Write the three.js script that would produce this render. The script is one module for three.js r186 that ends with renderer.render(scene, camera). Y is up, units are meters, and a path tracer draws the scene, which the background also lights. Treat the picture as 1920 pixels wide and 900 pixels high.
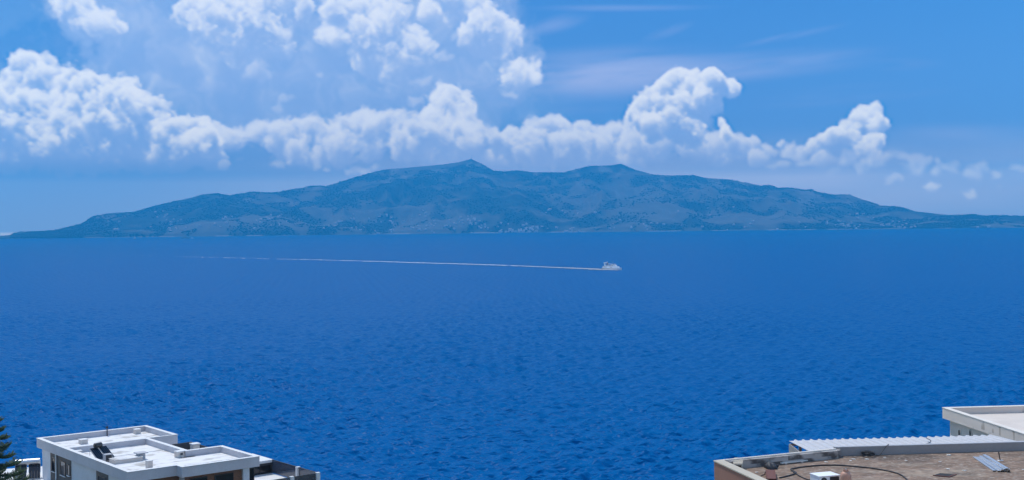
import * as THREE from 'three';
import { mergeGeometries } from 'three/addons/utils/BufferGeometryUtils.js';

// ---------------------------------------------------------------- camera
const scene = new THREE.Scene();
const FOCAL = 2300, EYE = 65, PITCH = -0.6, ROLL = -0.63;          // focal length in photo pixels (1920 wide); eye 65 m above the sea
const camera = new THREE.PerspectiveCamera(2 * Math.atan(450 / FOCAL) * 180 / Math.PI, 1920 / 900, 1, 90000);
camera.position.set(0, EYE, 0);
camera.rotation.set(THREE.MathUtils.degToRad(PITCH), 0, THREE.MathUtils.degToRad(ROLL), 'XYZ');
camera.updateMatrixWorld(true);
const rayOf = (px, py) => new THREE.Vector3((px - 960) / FOCAL, (450 - py) / FOCAL, -1).normalize().applyQuaternion(camera.quaternion);
// the point at height y seen along a photo pixel, and the point at a forward distance along it
const onLevel = (px, py, y) => { const r = rayOf(px, py); return r.multiplyScalar((y - EYE) / r.y).add(camera.position); };
const atDepth = (px, py, d) => { const r = rayOf(px, py); return r.multiplyScalar(d / Math.hypot(r.x, r.z)).add(camera.position); };

const renderer = new THREE.WebGLRenderer({ antialias: true });
renderer.setSize(1024, 480);
renderer.toneMapping = THREE.LinearToneMapping;
renderer.toneMappingExposure = 1.0;
renderer.shadowMap.enabled = true;

// ---------------------------------------------------------------- sun: high over the strait, a little left of the view
const SUN_AZ = -35, SUN_EL = 60;
const toSun = new THREE.Vector3(Math.sin(SUN_AZ * Math.PI / 180) * Math.cos(SUN_EL * Math.PI / 180), Math.sin(SUN_EL * Math.PI / 180), -Math.cos(SUN_AZ * Math.PI / 180) * Math.cos(SUN_EL * Math.PI / 180));
const sun = new THREE.DirectionalLight(new THREE.Color(1.0, 0.98, 0.95), 3.6);
sun.name = 'sun';
sun.position.copy(toSun).multiplyScalar(400).add(new THREE.Vector3(0, 40, -80));
sun.target.position.set(0, 40, -80);
sun.castShadow = true;
sun.shadow.radius = 1;
Object.assign(sun.shadow.camera, { left: -90, right: 90, top: 90, bottom: -90, near: 1, far: 900 });
sun.shadow.mapSize.set(4096, 4096);
scene.add(sun, sun.target);

// ---------------------------------------------------------------- small maths
const clamp = (x, a = 0, b = 1) => x < a ? a : x > b ? b : x;
const smooth = (a, b, x) => { const t = clamp((x - a) / (b - a)); return t * t * (3 - 2 * t); };
const lerp = (a, b, t) => a + (b - a) * t;
function randomFrom(seed) { let s = seed >>> 0; return () => { s = (s + 0x6D2B79F5) >>> 0; let t = Math.imul(s ^ (s >>> 15), 1 | s); t = (t + Math.imul(t ^ (t >>> 7), 61 | t)) ^ t; return ((t ^ (t >>> 14)) >>> 0) / 4294967296; }; }
const hash3 = (x, y, z) => { let h = Math.imul(x, 374761393) + Math.imul(y, 668265263) + Math.imul(z, 2147483647 - 7919 * 31); h = Math.imul(h ^ (h >>> 13), 1274126177); return ((h ^ (h >>> 16)) >>> 0) / 4294967296; };
function noise2(x, y, seed = 0, wrap = 0) {
  const xi = Math.floor(x), yi = Math.floor(y), u = x - xi, v = y - yi, a = u * u * (3 - 2 * u), b = v * v * (3 - 2 * v);
  const w = wrap ? (n) => ((n % wrap) + wrap) % wrap : (n) => n;
  const x0 = w(xi), x1 = w(xi + 1), y0 = w(yi), y1 = w(yi + 1);
  return lerp(lerp(hash3(x0, y0, seed), hash3(x1, y0, seed), a), lerp(hash3(x0, y1, seed), hash3(x1, y1, seed), a), b);
}
function fbm2(x, y, octaves = 5, seed = 0, wrap = 0) { let s = 0, a = 0.5, n = 0; for (let o = 0; o < octaves; o++) { s += a * noise2(x, y, seed + o * 17, wrap); n += a; a *= 0.5; x *= 2; y *= 2; wrap *= 2; } return s / n; }
function curve(points) { return (x) => { let i = 0; while (i < points.length - 2 && x > points[i + 1][0]) i++; const [x0, y0] = points[i], [x1, y1] = points[i + 1]; return lerp(y0, y1, clamp((x - x0) / (x1 - x0))); }; }

// ---------------------------------------------------------------- sky: air, cirrus veils and marched cumulus, as one equirectangular picture
// cloud space: u to the right and v up from the horizon straight ahead, both in 1/2300 rad; w towards the viewer
const HAZE_TOP = 905, HAZE_FAR = 24000, HAZE_DENSITY = 9.8e-5;
function buildSky() {
  const W = 4096, H = 4096, K = FOCAL;
  const uv = (px, py) => { const r = rayOf(px, py); return [Math.atan2(r.x, -r.z) * K, Math.asin(r.y) * K]; };
  // tiling 3-D noise: billows (inverted cell noise) over soft value noise
  const N = 96, tile = new Float32Array(N * N * N), broad = new Float32Array(N * N * N);
  const cells = [[6, 0.55], [12, 0.28], [24, 0.17]].map(([n, a], k) => ({ n, a, at: Float32Array.from({ length: n * n * n * 3 }, (_, i) => hash3(i, 77 + k, 5)) }));
  for (let z = 0, i = 0; z < N; z++) for (let y = 0; y < N; y++) for (let x = 0; x < N; x++, i++) {
    let s = 0;
    for (const { n, a, at } of cells) {
      const k = n / N, fx = x * k, fy = y * k, fz = z * k, ix = Math.floor(fx), iy = Math.floor(fy), iz = Math.floor(fz);
      let best = 9;
      for (let dz = -1; dz <= 1; dz++) for (let dy = -1; dy <= 1; dy++) for (let dx = -1; dx <= 1; dx++) {
        const cx = ix + dx, cy = iy + dy, cz = iz + dz, j = ((((cz + n) % n) * n + (cy + n) % n) * n + (cx + n) % n) * 3;
        const ex = cx + at[j] - fx, ey = cy + at[j + 1] - fy, ez = cz + at[j + 2] - fz, d = ex * ex + ey * ey + ez * ez;
        if (d < best) best = d;
      }
      const b = 1 - Math.min(1, Math.sqrt(best));
      s += a * b;
      if (n === 6) broad[i] = b * 0.8 + 0.08; else if (n === 12) broad[i] += b * 0.16;
    }
    tile[i] = s;
  }
  const noise3 = (tile, x, y, z) => {
    x -= Math.floor(x / N) * N; y -= Math.floor(y / N) * N; z -= Math.floor(z / N) * N;
    const x0 = x | 0, y0 = y | 0, z0 = z | 0, a = x - x0, b = y - y0, c = z - z0;
    const x1 = x0 + 1 === N ? 0 : x0 + 1, y1 = (y0 + 1 === N ? 0 : y0 + 1) * N, z1 = (z0 + 1 === N ? 0 : z0 + 1) * N * N, yy = y0 * N, zz = z0 * N * N;
    const p = (tile[zz + yy + x0] * (1 - a) + tile[zz + yy + x1] * a) * (1 - b) + (tile[zz + y1 + x0] * (1 - a) + tile[zz + y1 + x1] * a) * b;
    const q = (tile[z1 + yy + x0] * (1 - a) + tile[z1 + yy + x1] * a) * (1 - b) + (tile[z1 + y1 + x0] * (1 - a) + tile[z1 + y1 + x1] * a) * b;
    return p * (1 - c) + q * c;
  };
  const rnd = randomFrom(11);
  const UMAX = 1320, VMAX = 535, G = 5, DEPTH = 130;                  // the part of the dome that is marched
  const gx = Math.ceil(2 * UMAX / G), gy = Math.ceil(VMAX / G), gz = Math.ceil(2 * DEPTH / G);

  function march(blobs, look) {                                       // -> transmittance and light of one bank of cumulus at (u, v)
    const field = new Float32Array(gx * gy * gz).fill(-1);
    for (const [u, v, r, w = 0, flat = 1] of blobs) {
      const i0 = Math.max(0, Math.floor((u - 1.7 * r + UMAX) / G)), i1 = Math.min(gx - 1, Math.ceil((u + 1.7 * r + UMAX) / G));
      const j0 = Math.max(0, Math.floor((v - 1.7 * r) / G)), j1 = Math.min(gy - 1, Math.ceil((v + 1.7 * r) / G));
      for (let k = 0; k < gz; k++) for (let j = j0; j <= j1; j++) for (let i = i0; i <= i1; i++) {
        const dx = i * G - UMAX - u, dy = (j * G - v) / flat, dz = (k * G - DEPTH - w) * 1.1, f = 1 - Math.sqrt(dx * dx + dy * dy + dz * dz) / r, n = (k * gy + j) * gx + i;
        const a = field[n], h = Math.max(0, 0.22 - Math.abs(a - f)) / 0.22;
        field[n] = Math.max(a, f) + h * h * 0.055;
      }
    }
    const base = (u, v, w) => {
      const x = (u + UMAX) / G, y = v / G, z = (w + DEPTH) / G;
      if (x < 0 || y < 0 || z < 0 || x >= gx - 1 || y >= gy - 1 || z >= gz - 1) return -1;
      const x0 = x | 0, y0 = y | 0, z0 = z | 0, a = x - x0, b = y - y0, c = z - z0, n = (z0 * gy + y0) * gx + x0, m = n + gx * gy;
      const p = (field[n] * (1 - a) + field[n + 1] * a) * (1 - b) + (field[n + gx] * (1 - a) + field[n + gx + 1] * a) * b;
      const q = (field[m] * (1 - a) + field[m + 1] * a) * (1 - b) + (field[m + gx] * (1 - a) + field[m + gx + 1] * a) * b;
      return p * (1 - c) + q * c;
    };
    const F1 = 0.55 * (look.scale ?? 1), F2 = 1.45 * (look.scale ?? 1);
    const density = (u, v, w, fine) => {
      const b = base(u, v, w);
      if (b < -0.62) return 0;
      let d = b + 0.30 + (noise3(fine ? tile : broad, u * F1 + 13, v * F1, w * F1 + 31) - 0.52) * look.billow;
      d += (noise3(broad, u * 0.2 + 50, v * 0.2 + 20, w * 0.2) - 0.5) * 0.45;
      if (fine) d += (noise3(tile, u * F2, v * F2 + 40, w * F2) - 0.52) * look.fine;
      return d <= 0 ? 0 : Math.min(1, d * look.sharp);
    };
    const L = new THREE.Vector3(-0.28, 0.88, 0.08).normalize(), step = 4;
    return (u0, v0) => {
      const bend = look.bend, u = u0 + bend * (2.2 * fbm2(u0 / 46 + 5, v0 / 46, 3, 131) - 1.1), v = v0 + bend * (2.2 * fbm2(u0 / 46, v0 / 46 + 9, 3, 137) - 1.1);
      let T = 1, light = 0, shade = 0;
      for (let w = DEPTH; w > -DEPTH && T > 0.02; w -= step) {
        const b = base(u, v, w);
        if (b < -0.62) { if (b <= -0.999) w -= step; continue; }
        const d = density(u, v, w, true);
        if (d <= 0) continue;
        let tau = 0;
        for (let k = 1, s = 3; k <= 7; k++, s *= 1.5) tau += density(u + L.x * s, v + L.y * s, w + L.z * s, k === 1) * s * 0.5;
        const e = Math.exp(-d * look.thick * step), lit = 0.72 * Math.exp(-tau * look.dark) + 0.28 * Math.exp(-tau * look.dark * 0.22);
        light += T * (1 - e) * lit; shade += T * (1 - e);
        T *= e;
      }
      return [T, shade > 0 ? light / shade : 0];
    };
  }
  const place = (list, flat = 1, deep = 0.55) => list.map(([x, y, r], i) => { const [u, v] = uv(x, y); return [u, v, r * 1.18, clamp((y - 215) * deep + (hash3(i, 3, list.length) - 0.5) * 34, -62, 62), flat]; });
  const puffs = (count, [x0, x1], [y0, y1], [r0, r1]) => Array.from({ length: count }, () => [lerp(x0, x1, rnd()), lerp(y0, y1, rnd()), lerp(r0, r1, rnd() * rnd())]);
  // the near towers and heaps
  const crisp = place([
    [55, 140, 28], [85, 148, 28], [30, 178, 26], [110, 185, 32], [8, 222, 32], [60, 232, 46], [150, 195, 40], [182, 172, 24], [225, 185, 28], [250, 195, 22], [265, 218, 30], [290, 226, 26],
    [200, 232, 48], [130, 250, 48], [240, 262, 40], [300, 268, 34], [342, 250, 22], [20, 268, 34], [90, 272, 30], [170, 284, 30], [380, 228, 9], [366, 238, 12], [335, 290, 26], [292, 296, 22], [402, 298, 18], [422, 309, 9], [372, 272, 28],
    [40, 280, 24], [-40, 235, 50], [-110, 250, 55], [-190, 240, 60], [-60, 285, 30],
    [1272, 150, 17], [1300, 150, 15], [1335, 147, 17], [1350, 160, 15], [1372, 166, 14], [1382, 160, 6], [1250, 166, 17], [1230, 180, 17], [1213, 192, 13], [1203, 206, 17], [1193, 217, 12], [1240, 206, 26], [1290, 186, 28], [1330, 182, 22],
    [1260, 226, 26], [1220, 236, 20], [1300, 215, 22], [1352, 230, 8], [1360, 246, 12], [1285, 246, 24],
    [1625, 213, 13], [1641, 211, 12], [1608, 217, 11], [1657, 236, 9], [1640, 242, 16], [1613, 237, 15], [1590, 252, 17], [1563, 256, 15], [1548, 267, 13], [1525, 276, 11], [1600, 272, 18], [1640, 264, 15], [1620, 284, 15], [1570, 284, 16], [1657, 272, 5],
    [2040, 250, 34], [2080, 225, 30], [2110, 260, 40], [2170, 240, 44], [2230, 265, 40],
  ]);
  // the long hazy bank over the ridge
  const bank = place([
    [410, 262, 24], [450, 252, 20], [482, 247, 18], [520, 256, 26], [560, 251, 20], [590, 247, 20], [556, 284, 22], [600, 290, 14], [640, 252, 25], [690, 246, 27], [700, 234, 18], [722, 226, 8], [742, 240, 23], [790, 246, 23], [832, 246, 20], [862, 250, 20], [880, 266, 28],
    [760, 274, 24], [820, 280, 28], [640, 278, 24], [700, 276, 18], [930, 262, 19], [960, 256, 17], [1000, 246, 17], [1040, 241, 18], [1056, 236, 11], [1090, 244, 16], [1122, 246, 14], [1150, 246, 16], [1190, 251, 22], [1230, 266, 28], [1000, 280, 28], [1060, 280, 28], [1120, 280, 28],
    [1182, 284, 25], [942, 290, 24], [1290, 277, 18], [1330, 271, 18], [1372, 262, 17], [1392, 276, 18], [1412, 266, 13], [1440, 281, 13], [1466, 264, 8], [1482, 282, 13], [1350, 290, 17], [1420, 294, 14], [1500, 290, 12], [1540, 296, 12], [1590, 298, 13], [1640, 298, 12],
    [910, 300, 16], [1000, 305, 16], [1080, 303, 16], [1160, 302, 14],
    ...puffs(26, [1900, 2400], [275, 320], [8, 26]), ...puffs(26, [-480, 0], [270, 315], [10, 30]),
  ]);
  // torn bright scraps in the big veil
  const scraps = place([
    [392, 22, 30], [430, 26, 34], [466, 48, 34], [496, 70, 26], [450, 78, 22], [524, 92, 12], [412, 50, 22], [545, 8, 24], [518, -6, 22], [570, 16, 14],
    [634, 14, 18], [650, 40, 22], [690, 34, 30], [726, 44, 26], [690, 66, 24], [764, 94, 27], [722, 90, 28], [698, 112, 20], [735, 126, 14], [752, 138, 9], [622, 70, 15],
    [866, 14, 26], [890, 34, 24], [906, 48, 25], [928, 68, 24], [886, 64, 18], [840, -4, 24], [804, 20, 12], [946, 92, 9], [972, 134, 19], [998, 142, 14], [1012, 148, 8],
    [848, 204, 27], [838, 186, 16], [862, 222, 20], [806, 214, 12], [130, 18, 20], [158, 28, 20], [190, 42, 17], [216, 51, 11],
  ].map(([x, y, r]) => [x, y, r * 1.24 + 1]), 0.9, 0.3);
  // low shreds under and beyond the bank
  const shreds = place([[478, 130, 20], [496, 146, 15], [600, 140, 11], [522, 198, 11], [538, 186, 11], [790, 154, 15], [772, 192, 14], [955, 176, 11], [880, 182, 10], [848, 70, 12], [868, 84, 12], [832, 100, 13], [845, 112, 11], [1690, 298, 11], [1712, 299, 14], [1738, 301, 10], [1758, 302, 8], [1790, 306, 9], [1840, 310, 13], [1856, 315, 9], [1913, 313, 12], [1668, 347, 10], [1682, 341, 9], [1750, 350, 12], [1738, 345, 8], [1820, 358, 9], [1808, 359, 7], [1880, 352, 7], [1560, 331, 9], [1610, 318, 12], [1650, 315, 12], [1700, 318, 12], [1760, 322, 12], [1500, 312, 14], [1540, 308, 16], [1580, 310, 16], [1625, 306, 16], [1665, 304, 16], [1720, 310, 14], [1780, 314, 13], [1830, 322, 14], [1880, 326, 13], [1460, 308, 14], [680, 318, 12], [660, 323, 9], [702, 314, 9], [590, 306, 12], [612, 314, 8], [830, 312, 12], [520, 312, 10]], 0.62, 0.1);
  const shredAt = march(shreds, { billow: 1.8, fine: 1.1, sharp: 1.2, thick: 0.06, dark: 0.06, bend: 15 });
  // the big ragged tower that fills the upper left, thin enough to let the sky through
  const tower = place([[330, 20, 95], [430, 55, 90], [520, 110, 85], [610, 60, 80], [640, 140, 85], [720, 75, 85], [760, 150, 80], [830, 60, 70], [880, 120, 75], [900, 55, 60], [930, 150, 60], [850, 200, 55], [700, 190, 60], [560, 190, 60], [430, 140, 80], [330, 110, 80], [230, 60, 80], [180, 20, 70], [980, 150, 40], [450, 200, 60], [620, 10, 70], [690, 0, 60], [880, 0, 60]], 0.9, 0.1);
  const towerAt = march(tower, { billow: 1.5, fine: 0.9, sharp: 1.0, thick: 0.026, dark: 0.085, bend: 24, scale: 0.5 });
  const crispAt = march(crisp, { billow: 1.05, fine: 0.40, sharp: 2.6, thick: 0.20, dark: 0.085, bend: 7 });
  const bankAt = march(bank, { billow: 1.2, fine: 0.5, sharp: 2.2, thick: 0.12, dark: 0.065, bend: 10 });
  const scrapAt = march(scraps, { billow: 1.1, fine: 0.55, sharp: 2.3, thick: 0.15, dark: 0.05, bend: 12 });

  // air by height, and the soft veils
  const airLow = [0.172, 0.362, 0.765], airMid = [0.105, 0.305, 0.745], airHigh = [0.064, 0.252, 0.695], airTop = [0.045, 0.17, 0.5];
  const veilBlobs = [[250, 30, 240, 90, 0.7], [400, 110, 260, 150, 0.85], [620, 110, 220, 170, 0.7], [760, 110, 220, 170, 0.65], [880, 110, 160, 160, 0.7], [960, 190, 150, 90, 0.5], [480, 210, 300, 90, 0.75], [150, 190, 170, 80, 0.45], [40, 70, 300, 200, 0.35]].map(([x, y, rx, ry, a]) => [...uv(x, y), rx, ry, a]);
  const gaps = [[80, 95, 90, 34]].map(([x, y, rx, ry]) => [...uv(x, y), rx, ry]);
  const cirrus = [[1120, 140, 380, 62, 0.5, -0.03], [1400, 125, 330, 34, 0.3, -0.05], [1690, 120, 90, 14, 0.26, 0.02], [1480, 68, 130, 9, 0.2, -0.16], [1250, 60, 60, 14, 0.22, -0.3], [1040, 45, 80, 22, 0.22, -0.2], [1150, 15, 260, 9, 0.16, 0.02], [1800, 250, 160, 25, 0.12, 0.05], [1550, 180, 260, 24, 0.14, -0.03], [1100, 205, 120, 14, 0.12, -0.05]].map(([x, y, rx, ry, a, t]) => [...uv(x, y), rx, ry, a, t]);
  const out = [0, 0, 0];
  const mix = (c, t) => { for (let k = 0; k < 3; k++) out[k] += (c[k] - out[k]) * t; };
  const ease = (d) => d >= 1 ? 0 : d <= 0 ? 1 : (1 - d) * (1 - d) * (1 + 2 * d);
  function air(u, v) {                                                 // clear air and the low milky layer
    const e = v / K * 180 / Math.PI;
    const t1 = smooth(0, 5.5, e), t2 = smooth(4, 12, e), t3 = smooth(12, 75, e);
    for (let k = 0; k < 3; k++) out[k] = lerp(lerp(lerp(airLow[k], airMid[k], t1), airHigh[k], t2), airTop[k], t3);
  }
  const lit = [0.80, 0.845, 0.985], dim = [0.205, 0.385, 0.80], pale = [0.34, 0.48, 0.86];
  function cumulus([T, l], hazed, near) {
    const k = smooth(0.05, 0.92, l), c = [0, 1, 2].map((i) => lerp(lerp(dim[i], lit[i], k), pale[i], hazed));
    mix(c, (1 - T) * near);
  }
  function inFrame(u, v) {
    air(u, v);
    const n1 = fbm2(u / 120 + 40, v / 75 + 9, 5, 3), n2 = fbm2(u / 260, v / 40, 5, 8), n3 = fbm2(u / 34 + 7, v / 30, 4, 5);
    for (const [cu, cv, rx, ry, a, t] of cirrus) {
      const dx = u - cu, dy = v - cv + dx * t, d = ease(Math.sqrt((dx / rx) ** 2 + (dy / ry) ** 2));
      if (d) mix([0.36, 0.47, 0.83], d * a * 2 * smooth(0.15, 0.75, fbm2(dx / 240 + cu, (dy + dx * t) / 30, 5, 21)));
    }
    let veil = 0, gap = 0;
    for (const [cu, cv, rx, ry, a] of veilBlobs) veil = 1 - (1 - veil) * (1 - a * ease(Math.sqrt(((u - cu) / rx) ** 2 + ((v - cv) / ry) ** 2)));
    for (const [cu, cv, rx, ry] of gaps) gap = Math.max(gap, Math.min(0.85, 1.5 * ease(Math.sqrt(((u - cu) / rx) ** 2 + ((v - cv) / ry) ** 2) * 0.62 + (n3 - 0.5) * 1.5 + (n1 - 0.5) * 0.8)));
    veil = clamp(veil * (0.5 + 1.0 * n1) + (n3 - 0.5) * 0.12 * veil) * (1 - gap);
    const whiter = smooth(0.42, 0.75, n1);
    mix([lerp(0.245, 0.41, whiter), lerp(0.435, 0.55, whiter), lerp(0.805, 0.885, whiter)], Math.min(0.9, veil * 0.8));
    // low milky band under the bank, streaked
    const low = smooth(-30, 60, v) * (1 - smooth(100, 185, v)) * smooth(-750, -50, u);
    mix([0.295, 0.435, 0.80], low * Math.min(1, (0.4 + 0.75 * n2) * 0.95));
    cumulus(towerAt(u, v), 0.1, 0.86 * (1 - gap));
    cumulus(scrapAt(u, v), 0.1, 0.95 * (1 - gap));
    cumulus(shredAt(u, v), 0.4, 0.7);
    cumulus(bankAt(u, v), 0.2 + 0.3 * (1 - smooth(90, 190, v)), lerp(0.55, 0.96, smooth(70, 150, v)));
    cumulus(crispAt(u, v), 0.06 + 0.4 * (1 - smooth(110, 160, v)), lerp(0.25, 1, smooth(105, 150, v)));
  }
  function elsewhere(u, v, dir) {                                      // the same weather over the rest of the dome
    air(u, v);
    const k = 1 / (0.16 + Math.max(0, dir.y)), x = dir.x * k, y = dir.z * k;
    const veil = smooth(0.5, 0.8, fbm2(x * 1.1 + 20, y * 1.1 + 3, 5, 31)), heap = smooth(0.44, 0.60, fbm2(x * 2.1 + 3, y * 2.1 + 8, 6, 41));
    mix(pale, veil * 0.5);
    const sh = clamp((fbm2(x * 2.1 + 3, y * 2.1 + 8, 6, 41) - fbm2(x * 2.1 + 3.12, y * 2.1 + 8.2, 5, 41)) * 4 + 0.5);
    mix([0, 1, 2].map((i) => lerp(dim[i], lit[i], sh)), heap * 0.9);
  }
  // what the haze that is built round the land adds and takes along a ray is already part of the air seen in the photograph
  const HAZE_LIGHT = [0.018, 0.22, 0.66];
  const data = new Float32Array(W * H * 4);
  const rowOf = (v) => (v / K / Math.PI + 0.5) * H, C = 16;
  const top = Math.ceil(rowOf(VMAX));
  // coarse dome
  const cw = W / C, ch = H / C, coarse = new Float32Array((cw + 1) * (ch + 1) * 3), dir = new THREE.Vector3();
  for (let j = 0; j <= ch; j++) for (let i = 0; i <= cw; i++) {
    const el = Math.max(0, (j / ch - 0.5) * Math.PI), az = (i / cw - 0.5) * 2 * Math.PI;
    dir.set(Math.cos(el) * Math.cos(az), Math.sin(el), Math.cos(el) * Math.sin(az));
    elsewhere(0, el * K, dir);
    for (let k = 0; k < 3; k++) coarse[(j * (cw + 1) + i) * 3 + k] = out[k];
  }
  for (let j = 0; j < H; j++) {
    const el = ((j + 0.5) / H - 0.5) * Math.PI, v = el * K, y = (j + 0.5) / C, y0 = Math.min(ch - 1, y | 0), b = y - y0;
    const reach = v > 0 ? Math.min(HAZE_FAR, (HAZE_TOP + 65 - EYE) / Math.sin(el)) : HAZE_FAR, T = Math.exp(-reach * HAZE_DENSITY);
    for (let i = 0; i < W; i++) {
      const az = ((i + 0.5) / W - 0.5) * 2 * Math.PI + Math.PI / 2, u = az * K, o = (j * W + i) * 4;
      const x = (i + 0.5) / C, x0 = x | 0, a = x - x0, n = (y0 * (cw + 1) + x0) * 3, m = n + (cw + 1) * 3;
      for (let k = 0; k < 3; k++) data[o + k] = (coarse[n + k] * (1 - a) + coarse[n + 3 + k] * a) * (1 - b) + (coarse[m + k] * (1 - a) + coarse[m + 3 + k] * a) * b;
      if (v > -2 && v < VMAX && Math.abs(u) < UMAX) {
        const t = (1 - smooth(UMAX - 220, UMAX, Math.abs(u))) * (1 - smooth(VMAX - 90, VMAX, v));
        inFrame(u, Math.max(0, v));
        for (let k = 0; k < 3; k++) data[o + k] = lerp(data[o + k], out[k], t);
      }
      for (let k = 0; k < 3; k++) data[o + k] = Math.max(0.02, (data[o + k] - (1 - T) * HAZE_LIGHT[k]) / T);
      data[o + 3] = 1;
    }
  }
  // crisper cloud edges: undo the softening of the coarse texels
  const i0 = Math.floor((0.25 - 0.14) * W), i1 = Math.ceil((0.25 + 0.14) * W), j0 = H / 2 + 4, j1 = Math.min(H - 3, top), line = new Float32Array((i1 - i0 + 4) * 3);
  for (let j = j0; j < j1; j++) {
    for (let i = -2; i < i1 - i0 + 2; i++) for (let k = 0; k < 3; k++) line[(i + 2) * 3 + k] = data[(j * W + i0 + i) * 4 + k];
    for (let i = 0; i < i1 - i0; i++) for (let k = 0; k < 3; k++) { const q = (i + 2) * 3 + k, c = line[q]; data[(j * W + i0 + i) * 4 + k] = Math.max(0.02, c + 0.4 * (c - 0.35 * (line[q - 3] + line[q + 3]) - 0.15 * (line[q - 6] + line[q + 6]))); }
  }
  const t = new THREE.DataTexture(data, W, H, THREE.RGBAFormat, THREE.FloatType);
  t.mapping = THREE.EquirectangularReflectionMapping;
  t.magFilter = THREE.LinearFilter;
  t.needsUpdate = true;
  return t;
}
const skyTexture = buildSky();
scene.background = skyTexture;
scene.environment = skyTexture;

// ---------------------------------------------------------------- helpers for things and parts
const taken = new Map();
function numbered(name) { const n = taken.get(name) ?? 0; taken.set(name, n + 1); return n ? name + '_' + String(n).padStart(3, '0') : name; }
function shadows(o) { o.castShadow = true; o.receiveShadow = true; return o; }
function structure(name, geometry, material) { const m = shadows(new THREE.Mesh(geometry, material)); m.name = numbered(name); m.userData.kind = 'structure'; scene.add(m); return m; }

// ---------------------------------------------------------------- haze over the strait
scene.fog = new THREE.FogExp2(new THREE.Color().setRGB(0.022, 0.435, 1.0), HAZE_DENSITY);

// ---------------------------------------------------------------- sea
function buildSea() {
  const SLOPE = 0.165;
  const waves = [], rnd = randomFrom(5), wind = 1.70;                // main crests run nearly across the view, with much cross chop
  for (let i = 0; i < 72; i++) {
    const length = 1.6 * Math.pow(13, i / 72), spread = (rnd() + rnd() + rnd() - 1.5) * 0.95, a = wind + spread, k = 2 * Math.PI / length;
    waves.push([Math.cos(a) * k, Math.sin(a) * k, SLOPE / k * (0.6 + 0.8 * rnd()) * (Math.exp(-length / 4.6) + 0.17 * Math.exp(-length / 30)), rnd() * 6.28, length / Math.max(0.05, Math.abs(Math.sin(a))), length / Math.max(0.05, Math.abs(Math.cos(a)))]);
  }
  for (let i = 0; i < 36; i++) {                                       // short chop running across the wind
    const length = 2.4 * Math.pow(5, i / 36), a = wind + (i % 2 ? 1 : -1) * (0.75 + 0.75 * rnd()), k = 2 * Math.PI / length;
    waves.push([Math.cos(a) * k, Math.sin(a) * k, 0.06 / k * (0.6 + 0.8 * rnd()), rnd() * 6.28, length / Math.max(0.05, Math.abs(Math.sin(a))), length / Math.max(0.05, Math.abs(Math.cos(a)))]);
  }
  const pos = [], uv = [], index = [];
  const rings = [];
  for (let d = 250; d < 3400;) { rings.push(d); d += Math.max(0.5, 0.5 * d * d / (EYE * 1227)); }
  const open = rings.length;
  for (let d = 3400; d < 20500; d *= 1.12) rings.push(d);
  rings.push(22000);
  const A = 960, half = 0.64;
  for (let r = 0; r < rings.length; r++) {
    const d = rings[r], gap = r < open ? Math.max(0.5, 0.5 * d * d / (EYE * 1227)) : 1e9, across = d * 2 * half / A;
    const kept = r < open ? waves.map(([kx, kz, amp, ph, along, wide]) => [kx, kz, amp * smooth(1.3, 2.6, along / gap) * smooth(1.5, 3, wide / across) * (1 - smooth(2400, 3380, d)), ph]).filter((w) => w[2] > 1e-4) : [];
    for (let i = 0; i <= A; i++) {
      const az = lerp(-half, half, i / A), x = Math.sin(az) * d, z = -Math.cos(az) * d;
      let h = 0;
      if (kept.length) {
        const gust = 0.35 + 1.3 * fbm2(x / 120, z / 160, 3, 61);
        for (const [kx, kz, amp, ph] of kept) { const s = Math.sin(kx * x + kz * z + ph); h += amp * (s + 0.5 * (s * s - 0.5)); }
        h *= gust;
      }
      pos.push(x, h, z); uv.push(x, -z);
    }
  }
  for (let r = 0; r < rings.length - 1; r++) for (let i = 0; i < A; i++) { const a = r * (A + 1) + i, b = a + A + 1; index.push(a, a + 1, b, b, a + 1, b + 1); }
  const g = new THREE.BufferGeometry();
  g.setAttribute('position', new THREE.Float32BufferAttribute(pos, 3));
  g.setAttribute('uv', new THREE.Float32BufferAttribute(uv, 2));
  g.setIndex(index);
  g.computeVertexNormals();
  // ripples: one tile of 61 m, seen at many scales through the wave mesh
  const S = 1024, TILE = 61, bump = new Float32Array(S * S * 4), r2 = randomFrom(9), ripples = [];
  for (let i = 0; i < 60; i++) { const n = Math.round(4 + 60 * Math.pow(r2(), 1.4)), a = 1.4 + (r2() - 0.5) * 1.5; const kx = Math.round(Math.cos(a) * n), ky = Math.round(Math.sin(a) * n), m = Math.max(1, Math.hypot(kx, ky)); ripples.push([kx, ky, Math.pow(m, -1.02), r2() * 6.28]); }
  const tab = Float32Array.from({ length: 4096 }, (_, i) => Math.sin(i / 4096 * 2 * Math.PI));
  for (let y = 0; y < S; y++) for (let x = 0; x < S; x++) {
    let h = 0;
    for (const [kx, ky, a, p] of ripples) h += a * tab[((kx * x + ky * y) / S * 4096 + p * 652 | 0) & 4095];
    const o = (y * S + x) * 4; bump[o] = bump[o + 1] = bump[o + 2] = 0.5 + 0.16 * h; bump[o + 3] = 1;
  }
  const t = new THREE.DataTexture(bump, S, S, THREE.RGBAFormat, THREE.FloatType);
  t.wrapS = t.wrapT = THREE.RepeatWrapping; t.magFilter = THREE.LinearFilter; t.repeat.set(1 / TILE, 1 / TILE); t.needsUpdate = true;
  const m = new THREE.MeshPhysicalMaterial({ color: new THREE.Color().setRGB(0.0008, 0.092, 0.275), roughness: 0.34, ior: 1.333, bumpMap: t, bumpScale: 4.2, specularIntensity: 0.04, specularColor: new THREE.Color().setRGB(0.5, 0.8, 1) });
  structure('sea', g, m);
}
buildSea();

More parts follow.
